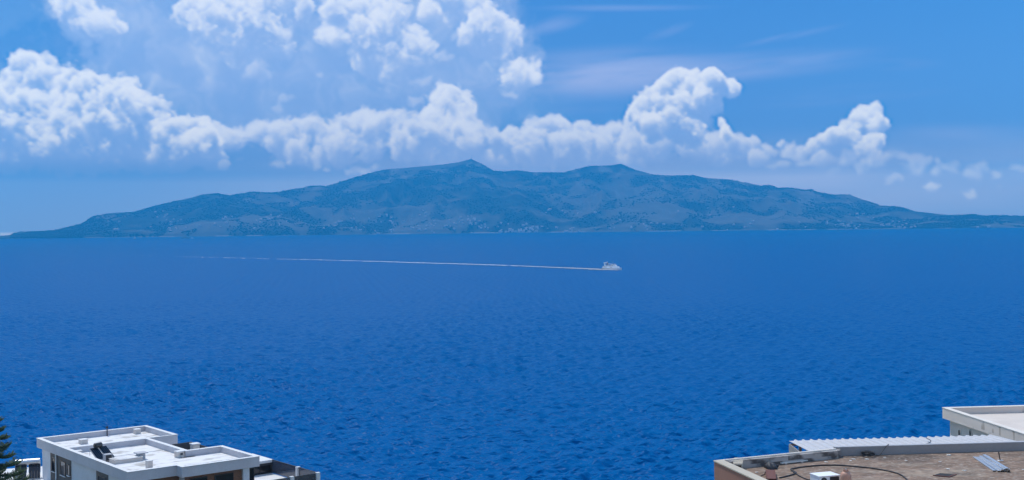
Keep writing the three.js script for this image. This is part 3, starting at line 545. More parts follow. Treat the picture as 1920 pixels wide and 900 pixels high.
// things standing on that roof
(() => {
  const spot = (x, z, y = 12.5) => leftPoint(x, y, z), turn = LEFT.turn;
  const ch = thing('chimney_block', 'small pale rendered chimney rising from the recess of the white house', 'chimney', spot(9.35, -8.6, 10.6), turn);
  part(ch, 'shaft', slab(-0.3, 0.3, 0, 2.25, -0.3, 0.3), M.cream); part(ch, 'cap', slab(-0.36, 0.36, 2.252, 2.32, -0.36, 0.36), M.coping);
  const vents = [[3.85, -6.85, 0.55, 0.45, 'grey capped roof vent beside the long low plinth', 1], [8.6, -19.1, 0.5, 0.42, 'pale square vent box near the far corner of the rear white roof', 0], [3.0, -17.3, 0.6, 0.38, 'white vent box in the middle of the rear white roof', 0], [2.75, -2.6, 0.42, 0.62, 'slim white vent post near the front roof edge', 0], [0.95, -13.0, 0.55, 0.22, 'low white box against the dividing parapet', 0]];
  for (const [x, z, w, hh, label, capped] of vents) {
    const v = thing('roof_vent', label, 'vent', spot(x, z), turn);
    part(v, 'shaft', slab(-w / 2, w / 2, 0, hh, -w / 2, w / 2), capped ? M.ventGrey : M.cream);
    part(v, 'cap', capped ? slab(-w * 0.8, w * 0.8, hh + 0.06, hh + 0.13, -w * 0.8, w * 0.8) : slab(-w * 0.56, w * 0.56, hh + 0.002, hh + 0.05, -w * 0.56, w * 0.56), capped ? M.ventGrey : M.coping);
    if (capped) for (const [a, b] of [[-1, -1], [1, -1], [-1, 1], [1, 1]]) part(v, 'leg', slab(a * w * 0.4 - 0.03, a * w * 0.4 + 0.03, hh, hh + 0.06, b * w * 0.4 - 0.03, b * w * 0.4 + 0.03), M.zinc);
  }
  const pl = thing('roof_plinth', 'long low white plinth lying across the front white roof', 'plinth', spot(2.55, -6.7), turn);
  part(pl, 'block', slab(-1.15, 1.15, 0, 0.3, -0.55, 0.55), M.cream); part(pl, 'top_sheet', slab(-1.19, 1.19, 0.302, 0.34, -0.59, 0.59), M.membrane);
  const ac = thing('roof_vent', 'white capped vent box beside a dark strip at the inner roof corner', 'vent', spot(6.6, -5.6), turn + 0.2);
  part(ac, 'shaft', slab(-0.3, 0.3, 0, 0.46, -0.26, 0.26), M.cream); part(ac, 'cap', slab(-0.34, 0.34, 0.462, 0.52, -0.3, 0.3), M.coping);
  part(ac, 'louvre', slab(-0.1, 0.14, 0.2, 0.36, 0.262, 0.275), M.frame);
  const strip = thing('rubber_strip', 'dark rubber strip lying in front of the white capped vent box', 'strip', spot(7.1, -5.1), turn); part(strip, 'sheet', slab(-0.6, 0.6, 0.002, 0.03, -0.12, 0.12), M.rubber); part(strip, 'weight', slab(-0.55, -0.4, 0.031, 0.1, -0.1, 0.1), M.ventGrey);
  const pipe = thing('vent_pipe', 'thin dark vent pipe at the far parapet of the white roof', 'pipe', spot(6.1, -19.8), turn);
  part(pipe, 'stack', rod([0, 0, 0], [0, 0.75, 0], 0.05), M.frame); part(pipe, 'cowl', lathe([[0, 0.95], [0.1, 0.85], [0.11, 0.76], [0.051, 0.75]]), M.frame);
  // solar water heater: two collectors, a frame and a slim tank
  const solar = (name, label, at, tr, k, size = 1) => {
    const s = thing(name, label, 'solar heater', at, tr, undefined);
    for (const x of [-0.56, 0.56]) {
      const c = part(s, 'collector', box(1.0, 0.09, 1.75, x, 0.62, 0, 0.66), M.zinc); part(c, 'collector_glass', box(0.92, 0.02, 1.66, x, 0.672, 0.036, 0.66), M.panelGlass);
      for (const q of [-0.23, 0, 0.23]) part(c, 'collector_tube', box(0.02, 0.016, 1.66, x + q, 0.69, 0.05, 0.66), M.frame);
      part(s, 'leg', rod([x - 0.42, 0, -0.72], [x - 0.42, 1.1, -0.66], 0.025), M.tin); part(s, 'leg', rod([x + 0.42, 0, -0.72], [x + 0.42, 1.1, -0.66], 0.025), M.tin);
      part(s, 'leg', rod([x - 0.42, 0, 0.66], [x - 0.42, 0.16, 0.64], 0.025), M.tin); part(s, 'leg', rod([x + 0.42, 0, 0.66], [x + 0.42, 0.16, 0.64], 0.025), M.tin);
    }
    const t = part(s, 'tank', lathe([[0, -0.85 * k], [0.2, -0.84 * k], [0.27, -0.78 * k], [0.27, 0.78 * k], [0.2, 0.84 * k], [0, 0.85 * k]], 24).rotateZ(Math.PI / 2).translate(0, 1.38, -0.62), k > 1 ? M.tin : M.frame);
    part(t, 'end_cap', lathe([[0, 0], [0.1, 0], [0.1, 0.05], [0, 0.05]]).rotateZ(Math.PI / 2).translate(-0.85 * k, 1.38, -0.62), M.frame);
    s.scale.setScalar(size); return s;
  };
  solar('solar_water_heater', 'solar water heater with dark tilted collectors on the white house roof', spot(1.55, -9.2), turn + 0.3, 0.5, 0.78);
  const box1 = thing('heater_control_box', 'small dark equipment box beside the solar collectors on the white roof', 'box', spot(1.5, -7.85), turn);
  part(box1, 'case', slab(-0.3, 0.3, 0.06, 0.6, -0.25, 0.25), M.ventGrey); part(box1, 'door', slab(-0.24, 0.24, 0.12, 0.54, 0.252, 0.27), M.frame); for (const x of [-0.22, 0.22]) part(box1, 'foot', slab(x - 0.05, x + 0.05, 0, 0.058, -0.2, 0.2), M.rubber);
  const coil = [];
  for (let i = 0; i < 60; i++) { const a = i * 0.5, r = 0.28 + 0.05 * Math.sin(i * 1.7); coil.push([Math.cos(a) * r * 1.9 + i * 0.006, 0.03 + 0.02 * (i % 5) * 0.5, Math.sin(a) * r]); }
  const cb = shadows(new THREE.Mesh(tube(coil, 0.014, 300), M.rubber)); cb.name = 'cable_coil'; cb.position.set(...spot(9.2, -0.5)); cb.rotation.y = turn; scene.add(tag(cb, 'loose dark cable coil near the front parapet of the white roof', 'cable'));
  // neighbour at the left edge: a low roof with its own heater
  const n0 = atDepth(40, 897, 116), ny = n0.y;
  const nh = thing('low_house', 'low white roofed house half hidden behind the conifer', 'house', [n0.x - 3, hillAt(116), n0.z], 0.35);
  const top = ny - hillAt(116);
  part(nh, 'wall', slab(-6, 6.4, -2, top - 0.25, -4, 4), M.whitePlaster); part(nh, 'roof_slab', slab(-6.2, 6.6, top - 0.248, top, -4.2, 4.2), M.coping);
  const onRoof = (px, d) => { const p = atDepth(px, 890, d); return [p.x, ny + 0.002, p.z]; };
  solar('solar_water_heater', 'solar water heater with a silver tank on the low white house by the conifer', onRoof(52, 115.5), 0.35, 1.25);
  const wb = thing('water_box', 'small pale metal cabinet left of the silver tank heater', 'cabinet', onRoof(30, 115), 0.35); part(wb, 'case', slab(-0.22, 0.22, 0.05, 0.8, -0.2, 0.2), M.ventGrey); part(wb, 'lid', slab(-0.25, 0.25, 0.802, 0.85, -0.23, 0.23), M.coping); part(wb, 'plinth', slab(-0.25, 0.25, 0, 0.048, -0.22, 0.22), M.ventGrey);
})();
// ---------------------------------------------------------------- Norfolk pine at the left edge
(() => {
  const foot = atDepth(-9, 800, 96), ground = hillAt(96), topY = atDepth(-9, 776, 96).y, height = topY - ground, rnd = randomFrom(77);
  const tree = thing('norfolk_pine', 'dark tiered conifer standing left of the white roofed house', 'tree', [foot.x, ground, foot.z]);
  const trunk = new THREE.CylinderGeometry(0.03, 0.3, height, 10, 12).translate(0, height / 2, 0);
  part(tree, 'trunk', trunk, M.bark);
  const limbs = [], leaves = [];
  const needle = new THREE.ConeGeometry(0.012, 0.11, 3, 1).translate(0, 0.05, 0), m4 = new THREE.Matrix4(), q = new THREE.Quaternion(), up = new THREE.Vector3(0, 1, 0), one = new THREE.Vector3(1, 1, 1);
  const pos = [], nor = [];
  const leaf = (p, dir, size) => {                                     // a cord of needles: a thin four-sided spray
    const side = new THREE.Vector3().crossVectors(dir, up).normalize().multiplyScalar(size * 0.16), lift = new THREE.Vector3(0, size * 0.13, 0), tip = p.clone().addScaledVector(dir, size);
    const a = p.clone().add(side), b = p.clone().sub(side), c = p.clone().add(lift), d = p.clone().sub(lift);
    for (const [x, y] of [[a, b], [c, d]]) { pos.push(...x.toArray(), ...y.toArray(), ...tip.toArray()); }
  };
  for (let t = 0, y = height - 0.5; y > height - 9; t++, y -= 0.62 + 0.08 * rnd()) {
    const n = 6, reach = Math.min(2.6, 0.45 + 0.27 * t * (0.9 + 0.25 * rnd()));
    for (let i = 0; i < n; i++) {
      const a = (i + rnd() * 0.6) / n * Math.PI * 2 + t * 0.5, own = 0.72 + 0.45 * rnd(), sag = 0.6 + 0.9 * rnd(), pts = [];
      for (let k = 0; k <= 6; k++) { const s = k / 6; pts.push(new THREE.Vector3(Math.cos(a + 0.12 * s * (sag - 1)) * reach * own * s, y - 0.16 * sag * reach * Math.sin(s * 2.4) + 0.14 * reach * s * s, Math.sin(a + 0.12 * s * (sag - 1)) * reach * own * s)); }
      const path = new THREE.CatmullRomCurve3(pts);
      limbs.push(new THREE.TubeGeometry(path, 8, 0.022, 5));
      const count = Math.round(26 * reach);
      for (let k = 0; k < count; k++) {
        const s = 0.12 + 0.88 * k / count, p = path.getPoint(s), f = path.getTangent(s), w = new THREE.Vector3().crossVectors(f, up).normalize(), sd = k % 2 ? 1 : -1;
        const len = (0.2 + 0.42 * Math.sin(s * 2.6)) * (0.5 + 0.25 * reach) * (0.8 + 0.4 * rnd()), dir = f.clone().multiplyScalar(0.55).addScaledVector(w, sd).addScaledVector(up, 0.25 + 0.3 * rnd()).normalize();
        for (let j = 0; j < 5; j++) leaf(p.clone().addScaledVector(dir, len * j / 5), dir.clone().addScaledVector(f, (rnd() - 0.5) * 0.9).addScaledVector(up, (rnd() - 0.35) * 0.8).normalize(), 0.17 + 0.09 * rnd());
      }
    }
  }
  for (const l of limbs) part(tree, 'branch', l, M.bark);
  const g = new THREE.BufferGeometry(); g.setAttribute('position', new THREE.Float32BufferAttribute(pos, 3)); g.computeVertexNormals();
  part(tree, 'crown', g, new THREE.MeshPhysicalMaterial({ color: new THREE.Color().setRGB(0.085, 0.135, 0.06), roughness: 0.95, transmission: 0.35, thickness: 0, side: THREE.DoubleSide }));
})();

// ---------------------------------------------------------------- right: house with the old felt roof
const ROOF = 55.88, TOP = 56.2;
(() => {
  const base = [7.43, 44, -45.55], L = (pts) => pts.map(([x, z]) => [x - base[0], z - base[2]]), y = (v) => v - base[1];
  const h = thing('terracotta_house', 'terracotta walled house with a worn brown felt roof and cluttered parapets', 'house', base);
  const edge = [[9.9, -35.4], [7.43, -45.55], [12.5, -47.72], [12.74, -48.2], [20.3, -48.92], [31, -49.95]];
  part(h, 'wall', prism(L([[9.9, -35.4], [7.435, -45.54], [12.5, -47.7], [12.75, -48.18], [31, -49.93], [31, -35.4]]), y(41), y(55.6)), M.terracotta);
  part(h, 'roof_deck', prism(L([[10.1, -35.5], [7.65, -45.45], [12.6, -47.55], [12.85, -48.02], [30.9, -49.75], [30.9, -35.5]]), y(55.602), y(ROOF)), M.felt);
  part(h, 'parapet', ribbon(L([[9.9, -35.4], [7.43, -45.55]]), 0, 0.3, y(55.602), y(TOP)), M.terracotta);
  part(h, 'coping', ribbon(L([[9.9, -35.4], [7.43, -45.55]]), 0.03, 0.36, y(TOP + 0.002), y(TOP + 0.045)), M.clay, 'pale stone coping along the terracotta side');
  part(h, 'parapet', ribbon(L([[7.6, -45.62], [12.5, -47.72]]), 0, 0.18, y(55.602), y(TOP - 0.02)), M.moldy, 'mould stained rear parapet');
  part(h, 'coping', ribbon(L([[7.56, -45.66], [12.52, -47.78]]), 0.02, 0.07, y(TOP - 0.018), y(TOP + 0.03)), M.warmCoping, 'thin white coping');
  part(h, 'parapet', ribbon(L([[12.58, -48.24], [20.3, -48.95], [31, -49.98]]), 0, 0.16, y(55.602), y(TOP + 0.0)), M.greyWall, 'grey seaward parapet');
  part(h, 'coping', ribbon(L([[12.56, -48.26], [20.3, -48.97], [31, -50]]), 0.02, 0.19, y(TOP + 0.002), y(TOP + 0.028)), M.ventGrey);
  part(h, 'parapet', ribbon(L([[12.5, -47.74], [12.62, -48.22]]), 0.0, 0.2, y(55.602), y(TOP - 0.04)), M.moldy);
})();
(() => {                                                               // corrugated canopy behind the parapet
  const c = thing('corrugated_canopy', 'pale corrugated metal canopy behind the grey seaward parapet', 'canopy', [12.3, 52, -49.4]);
  const near = (x) => [x, 55.62, -49.35 - (x - 12.3) * 0.09], far = (x) => [x * 1.0 + 0.35, 55.02, -56.35 - (x - 12.3) * 0.085], P = 0.37, prof = [[0, 0], [0.22, 0], [0.26, 0.055], [0.32, 0.055], [0.37, 0]];
  for (let s = 0; s < 26; s += 2) {                                    // sheets two ribs wide, each lapping the next
    const pos = [], index = [], lift = (s / 2) % 2 ? 0.004 : 0, pts = [];
    for (let k = 0; k < 2; k++) for (const [a, b] of prof.slice(0, 4)) pts.push([(s + k) * P + a, b]);
    pts.push([(s + 2) * P + 0.02, 0.012]);
    const jut = 0.06 * (hash3(s, 4, 4) - 0.5);
    for (const [a, b] of pts) { const n = near(12.3 + a), f = far(12.3 + a); pos.push(n[0] - 12.3, n[1] - 52 + b + lift, n[2] + 49.4, f[0] - 12.3, f[1] - 52 + b + lift, f[2] + 49.4 - jut, f[0] - 12.3, f[1] - 52.012 + b + lift, f[2] + 49.4 - jut, n[0] - 12.3, n[1] - 52.012 + b + lift, n[2] + 49.4); }
    for (let i = 0; i < pts.length - 1; i++) { const a = i * 4, b = a + 4; index.push(a, b, a + 1, b, b + 1, a + 1, a + 1, b + 1, a + 2, b + 1, b + 2, a + 2, a + 2, b + 2, a + 3, b + 2, b + 3, a + 3); }
    const g = new THREE.BufferGeometry(); g.setAttribute('position', new THREE.Float32BufferAttribute(pos, 3)); g.setIndex(index);
    const flat = metres(g); flat.computeVertexNormals();
    part(c, 'roof_sheet', flat, M.sheet);
  }
  for (const [x, z] of [[0.5, -0.6], [0.75, -6.5], [5, -0.9], [5.3, -6.9], [9.2, -1.3], [9.5, -7.2]]) part(c, 'post', slab(x - 0.06, x + 0.06, -12, (z > -3 ? 3.45 : 2.93), z - 0.06, z + 0.06), M.zinc);
  part(c, 'end_panel', prism([[0.28, -6.7], [0.30, -0.5], [0.36, -0.5], [0.34, -6.7]], -3, 2.93), M.greyWall, 'dark grey end panel under the sheets');
  for (const z of [-0.6, -3.5, -6.6]) part(c, 'purlin', box(9.4, 0.1, 0.06, 5.0, 3.53 + z * 0.087 - 0.05, z - 0.42, 0, 0.086, 0), M.zinc);
})();
(() => {                                                               // cream house beyond
  const ang = Math.atan2(0.9, 8.98), h = thing('cream_house', 'cream rendered house with a deep stained parapet beyond the metal canopy', 'house', [24.35, 40, -69.6], ang);
  // local: x to the right along the rear edge, z towards the viewer along the left face
  const W = 15, D = 13;
  const top = 14.5;
  part(h, 'wall', slab(0.3, W - 0.3, -3, 13.878, 0.3, D - 0.3), M.cream);
  part(h, 'parapet', prism([[0, 0], [W, 0], [W, D], [0, D]], 13.88, top - 0.04, [[[0.28, 0.28], [W - 0.28, 0.28], [W - 0.28, D - 0.28], [0.28, D - 0.28]]]), M.stained);
  part(h, 'coping', prism([[-0.02, -0.02], [W + 0.02, -0.02], [W + 0.02, D + 0.02], [-0.02, D + 0.02]], top - 0.038, top, [[[0.31, 0.31], [W - 0.31, 0.31], [W - 0.31, D - 0.31], [0.31, D - 0.31]]]), M.warmCoping);
  part(h, 'roof_deck', slab(0.2, W - 0.2, 13.9, 14.12, 0.2, D - 0.2), M.beigeFloor);
  for (const [z, y] of [[1.5, 13.05], [2.8, 13.24]]) {                                       // two narrow round-headed slits
    const s = [[-0.11, 0], [0.11, 0], [0.11, 0.28]]; for (let k = 0; k <= 8; k++) s.push([Math.cos(k / 8 * Math.PI) * 0.11, 0.28 + Math.sin(k / 8 * Math.PI) * 0.13]); s.push([-0.11, 0.28]);
    const shape = new THREE.Shape(s.map(([a, b]) => new THREE.Vector2(a, b))), outer = new THREE.Shape(s.map(([a, b]) => new THREE.Vector2(a * 1.5, (b - 0.2) * 1.25 + 0.2))); outer.holes.push(new THREE.Path(s.map(([a, b]) => new THREE.Vector2(a, b))));
    const f = part(h, 'slit_window', new THREE.ExtrudeGeometry(outer, { depth: 0.05, bevelEnabled: false }).rotateY(-Math.PI / 2).translate(0.3, y, z), M.warmCoping);
    part(f, 'pane', new THREE.ExtrudeGeometry(shape, { depth: 0.02, bevelEnabled: false }).rotateY(-Math.PI / 2).translate(0.298, y, z), M.black);
  }
})();
// clutter on the felt roof
(() => {
  const put = (name, label, cat, x, z, turn = 0, y = ROOF) => thing(name, label, cat, [x, y + 0.002, z], turn);
  const duct = put('clay_duct', 'pale hollow clay block lying by the terracotta parapet', 'duct', 8.36, -45.72, -0.22);
  part(duct, 'block', mergeGeometries([slab(-0.17, 0.17, 0, 0.05, -0.62, 0.62), slab(-0.17, 0.17, 0.25, 0.3, -0.62, 0.62), slab(-0.17, -0.12, 0.05, 0.25, -0.62, 0.62), slab(0.12, 0.17, 0.05, 0.25, -0.62, 0.62)]), M.clay); part(duct, 'stopper', slab(-0.12, 0.12, 0.05, 0.25, 0.25, 0.3), M.black);
  for (const z of [-0.4, -0.1, 0.2, 0.5]) part(duct, 'rib', slab(-0.18, 0.18, 0.302, 0.315, z - 0.015, z + 0.015), M.clay);
  const sack = new THREE.SphereGeometry(1, 24, 14), sp = sack.attributes.position;
  for (let i = 0; i < sp.count; i++) { const k = 0.75 + 0.5 * noise2(sp.getX(i) * 2.2 + 5, sp.getZ(i) * 2.2 + sp.getY(i), 12); sp.setXYZ(i, sp.getX(i) * 0.2 * k, Math.max(-0.001, sp.getY(i) * 0.2 * k), sp.getZ(i) * 0.3 * k); }
  sack.computeVertexNormals();
  const bag = put('rubble_sack', 'crumpled black sack on the felt roof', 'sack', 9.6, -45.75, 0.5); part(bag, 'body', sack, M.rubber); part(bag, 'neck', new THREE.ConeGeometry(0.07, 0.14, 9).rotateZ(1.1).translate(0.2, 0.1, 0.05), M.rubber);
  const pk = put('plank', 'white plank lying below the mould stained parapet', 'plank', 10.65, -46.75, 0.43); part(pk, 'board', slab(-0.62, 0.62, 0.03, 0.07, -0.09, 0.09), M.plank); for (const x of [-0.4, 0.35]) part(pk, 'batten', slab(x - 0.04, x + 0.04, 0, 0.028, -0.1, 0.1), M.plank);
  const beam = put('rusty_beam', 'dark red rusty steel channel lying on the felt roof', 'beam', 9.2, -43.95, -0.18); part(beam, 'web', slab(-0.14, 0.14, 0.12, 0.15, -0.8, 0.8), M.rust); part(beam, 'flange', slab(-0.17, -0.141, 0, 0.16, -0.8, 0.8), M.rust); part(beam, 'flange', slab(0.141, 0.17, 0, 0.16, -0.8, 0.8), M.rust);
  const bars = put('reinforcing_bar', 'thin steel bar lying beside the rusty channel', 'bar', 8.85, -44.3, 1.1); part(bars, 'rod', rod([-0.35, 0.02, 0], [0.35, 0.02, 0.1], 0.014), M.frame); part(bars, 'hook', rod([0.35, 0.02, 0.1], [0.38, 0.12, 0.14], 0.014), M.frame);
  const ac = put('air_conditioner', 'white air conditioner outdoor unit on the felt roof beside the gas bottle', 'air conditioner', 10.86, -42.86, 0.3);
  part(ac, 'case', slab(-0.4, 0.4, 0.06, 0.34, -0.3, 0.3), M.white); part(ac, 'top_plate', slab(-0.42, 0.42, 0.342, 0.36, -0.32, 0.32), M.white); part(ac, 'fan_grille', lathe([[0.03, 0], [0.11, 0], [0.11, 0.02], [0.03, 0.02]]).rotateX(Math.PI / 2).translate(-0.22, 0.2, 0.302), M.frame); part(ac, 'side_grille', slab(0.02, 0.38, 0.1, 0.31, 0.301, 0.315), M.frame); for (const x of [-0.3, 0.3]) part(ac, 'foot', slab(x - 0.05, x + 0.05, 0, 0.058, -0.28, 0.28), M.rubber);
  const gas = put('gas_bottle', 'salmon coloured gas bottle standing on the felt roof', 'gas bottle', 11.45, -42.3); part(gas, 'body', lathe([[0, 0.03], [0.16, 0.03], [0.185, 0.08], [0.185, 0.4], [0.17, 0.48], [0.11, 0.545], [0.04, 0.56], [0, 0.56]], 28), M.salmon); part(gas, 'collar', lathe([[0.1, 0.54], [0.105, 0.54], [0.105, 0.6], [0.1, 0.6], [0.1, 0.54]], 20), M.salmon); part(gas, 'valve', rod([0, 0.56, 0], [0, 0.64, 0], 0.025), M.zinc); part(gas, 'foot_ring', lathe([[0.14, 0], [0.165, 0], [0.165, 0.04], [0.14, 0.04], [0.14, 0]], 24), M.salmon);
  const y = ROOF + 0.028;
  const hose = shadows(new THREE.Mesh(tube([[9.5, y, -43.9], [10.0, y, -44.35], [10.3, y, -44.78], [10.2, y + 0.03, -45.2], [10.5, y, -45.65], [11.34, y, -46.05], [12.1, y, -46.1], [13.03, y, -45.65], [13.43, y, -45.3], [13.85, y, -44.64], [13.95, y, -44.15], [13.9, y, -43.4], [13.8, y, -42.4]], 0.026, 120), M.rubber)); hose.name = 'hose'; scene.add(tag(hose, 'black hose looping across the felt roof', 'hose'));
  const hose2 = shadows(new THREE.Mesh(tube([[10.22, y + 0.004, -44.95], [10.25, y, -44.62], [10.3, y, -44.1], [10.42, y, -43.6], [10.55, y + 0.05, -43.2]], 0.022, 50), M.rubber)); hose2.name = 'hose_branch'; scene.add(tag(hose2, 'short black hose branch running to the air conditioner on the felt roof', 'hose'));
  const ring = []; for (let i = 0; i < 70; i++) { const a = i * 0.42, r = 0.15 + 0.06 * noise2(i * 0.3, 2, 5); ring.push([Math.cos(a) * r * 1.3, 0.02 + 0.002 * i + 0.05 * noise2(i * 0.5, 8, 6), Math.sin(a) * r]); }
  const coil = put('cable_coil', 'tangled black cable coil at the foot of the grey seaward parapet', 'cable', 13.85, -47.9); part(coil, 'loops', tube(ring, 0.018, 320), M.rubber);
  part(coil, 'tail', tube([[0.2, 0.05, 0], [0.4, 0.02, 0.0], [0.62, 0.16, -0.2], [0.85, 0.36, -0.36], [0.95, 0.37, -0.5]], 0.014, 40), M.rubber);
  const cable = shadows(new THREE.Mesh(tube([[15.6, 55.66, -50.6], [16.6, 55.62, -51.4], [17.6, 55.58, -52.2], [18.1, 55.52, -53.2], [18.3, 55.44, -54.4]], 0.018, 60), M.rubber)); cable.name = 'roof_cable'; scene.add(tag(cable, 'thin dark cable lying over the corrugated canopy', 'cable'));
  // stack of aluminium profiles
  const dir = Math.atan2(17.95 - 18.05, 1), slats = [[-0.25, 0.02, 0], [-0.12, 0.02, 0.05], [0.02, 0.02, -0.04], [0.15, 0.02, 0.02], [0.27, 0.02, -0.03], [-0.02, 0.07, 0.08], [0.1, 0.07, -0.02], [0.22, 0.07, 0.05], [0.13, 0.12, 0.1]];
  slats.forEach(([a, b, s], i) => { const o = put('metal_profile', i === 8 ? 'topmost silver metal profile of the pile on the felt roof' : 'silver metal profile in the pile on the felt roof', 'profile', 17.9, -46.0, -0.10 + s * 0.3); if (i !== 8) o.userData.group = 'pile of metal profiles'; part(o, 'web', slab(a - 0.05, a + 0.05, b + 0.02, b + 0.03, -1.35 + s, 1.35 + s), M.tin); part(o, 'flange', slab(a - 0.055, a - 0.0505, b - 0.02, b + 0.03, -1.35 + s, 1.35 + s), M.tin); part(o, 'flange', slab(a + 0.0505, a + 0.055, b - 0.02, b + 0.03, -1.35 + s, 1.35 + s), M.tin); });
  const stub = put('pipe_stub', 'thin upright pipe stub behind the metal profiles', 'pipe', 18.55, -46.75); part(stub, 'pipe', rod([0, 0, 0], [-0.06, 0.34, 0], 0.022), M.frame); part(stub, 'flange', lathe([[0, 0], [0.12, 0], [0.12, 0.015], [0, 0.02]]), M.zinc);
  const hatch = put('roof_patch', 'dark lozenge shaped tar patch on the felt roof', 'patch', 15.5, -44.15, 0.1); part(hatch, 'felt_square', prism([[-0.42, 0], [0, -0.34], [0.42, 0], [0, 0.34]], 0, 0.012), M.black); part(hatch, 'raised_lip', ribbon([[-0.42, 0], [0, 0.34], [0.42, 0]], 0.0, 0.05, 0.013, 0.03), M.rust);
  const rnd = randomFrom(64), chips = [[16.0, -45.2], [16.5, -44.9], [13.1, -47.3], [13.6, -47.25], [14.4, -47.6], [12.9, -47.0], [18.7, -44.9], [19.0, -45.4], [11.9, -46.8], [17.0, -47.9], [8.9, -45.0], [16.2, -46.6], [15.0, -46.9]];
  chips.forEach(([x, z]) => { const g = metres(new THREE.DodecahedronGeometry(0.04 + 0.06 * rnd() * rnd(), 0)).scale(1.5, 0.3, 0.9); g.computeBoundingBox(); const o = shadows(new THREE.Mesh(g.translate(0, -g.boundingBox.min.y, 0), M.plank)); o.name = numbered('plaster_chip'); o.position.set(x, ROOF + 0.001, z); o.rotation.y = rnd() * 3; scene.add(tag(o, 'pale broken plaster chip lying on the felt roof', 'debris', 'plaster chips on the felt roof')); });
  // white awning low on the terracotta wall
  const aw = thing('awning', 'small white awning sticking out of the terracotta side wall', 'awning', [7.35, 54.75, -46.1], -0.2);
  part(aw, 'sheet', box(1.0, 0.03, 1.1, -0.25, 0.3, 0.2, 0, 0, 0.22), M.white); for (const z of [-0.25, 0.6]) part(aw, 'bracket', rod([0.12, 0.0, z], [-0.6, 0.17, z], 0.015), M.zinc);
})();

// ---------------------------------------------------------------- ferry and its wake
const ferryAt = onLevel(1148, 506, 0);
(() => {
  const toTail = onLevel(480, 485.3, 0).sub(ferryAt), turn = Math.atan2(toTail.z, -toTail.x);   // bow along local +x
  const f = thing('ferry', 'white passenger ferry trailing a long wake across the strait', 'ferry', [ferryAt.x, 0, ferryAt.z], turn); f.scale.set(1.38, 1.0, 1.2);
  const hullSections = [[-14.5, 3.3, 2.5], [-8, 3.7, 2.4], [0, 3.8, 2.4], [6, 3.4, 2.7], [10, 2.3, 3.1], [13, 1.0, 3.5], [15, 0.05, 3.8]];
  const loft = (y0, y1, w0, w1, secs) => {
    const pos = [], index = [];
    for (const [x, w, top] of secs) { const hi = y1 === null ? top : y1; pos.push(x, y0, -w * w0, x, hi, -w * w1, x, hi, w * w1, x, y0, w * w0); }
    for (let i = 0; i < secs.length - 1; i++) for (let k = 0; k < 4; k++) { const a = i * 4 + k, b = i * 4 + (k + 1) % 4; index.push(a, b, a + 4, b, b + 4, a + 4); }
    index.push(0, 2, 1, 0, 3, 2); const n = (secs.length - 1) * 4; index.push(n, n + 1, n + 2, n, n + 2, n + 3);
    const g = new THREE.BufferGeometry(); g.setAttribute('position', new THREE.Float32BufferAttribute(pos, 3)); g.setIndex(index); const q = metres(g); q.computeVertexNormals(); return q;
  };
  const white = mat(0.88, 0.87, 0.84, 0.4), navy = mat(0.02, 0.035, 0.09, 0.4), grey = mat(0.5, 0.52, 0.55, 0.5);
  part(f, 'hull', loft(-0.6, 1.3, 0.85, 1.0, hullSections), white);
  part(f, 'hull_stripe', loft(1.302, 1.9, 1.003, 1.012, hullSections), navy);
  part(f, 'bulwark', loft(1.902, null, 1.0, 1.02, hullSections), white);
  const cab = part(f, 'main_cabin', loft(2.42, 5.2, 0.93, 0.86, [[-12.5, 3.4], [-4, 3.7], [5, 3.5], [8.6, 2.5], [10.6, 1.3]]), white);
  for (let i = 0; i < 13; i++) for (const s of [-1, 1]) part(cab, 'cabin_window', box(0.95, 0.8, 0.06, -10.8 + i * 1.3, 4.1, s * 3.2 + (i > 10 ? -s * 0.35 : 0)), M.darkGlass);
  const up = part(f, 'upper_deck', loft(5.202, 7.2, 0.9, 0.8, [[-9, 3.2], [-2, 3.4], [3.5, 3.0], [6.2, 1.8]]), white);
  for (let i = 0; i < 8; i++) for (const s of [-1, 1]) part(up, 'deck_window', box(1.1, 0.75, 0.06, -6.6 + i * 1.45, 6.3, s * 2.92), M.darkGlass);
  const br = part(f, 'bridge', loft(7.202, 8.9, 0.92, 0.8, [[-0.5, 2.4], [2.5, 2.4], [4.3, 1.7]]), grey); part(br, 'bridge_window', box(0.06, 0.8, 2.9, 4.0, 8.1, 0), M.darkGlass);
  const arch = part(f, 'stern_arch', mergeGeometries([box(1.7, 5.6, 0.6, -9.8, 7.6, 2.3, 0, 0, 0.12), box(1.7, 5.6, 0.6, -9.8, 7.6, -2.3, 0, 0, 0.12), box(2.6, 0.9, 5.4, -10.2, 10.4, 0)]), white); part(arch, 'radar_dome', new THREE.SphereGeometry(0.75, 16, 10).translate(-8.0, 11.0, 0), white);
  part(f, 'funnel', box(1.6, 3.6, 1.3, -7.4, 9.0, 0, 0, 0, 0.1), navy); part(f, 'mast', mergeGeometries([rod([1.4, 8.9, 0], [1.0, 12.2, 0], 0.16), rod([1.2, 11.4, -1.1], [1.2, 11.4, 1.1], 0.1), rod([1.1, 11.9, -0.7], [1.1, 11.9, 0.7], 0.08)]), grey);
  part(f, 'awning_frame', mergeGeometries([box(5, 0.15, 5.6, -6, 9.1, 0), ...[-8.2, -4].flatMap((x) => [rod([x, 7.2, 2.6], [x, 9.1, 2.6], 0.09), rod([x, 7.2, -2.6], [x, 9.1, -2.6], 0.09)])]), white);
})();
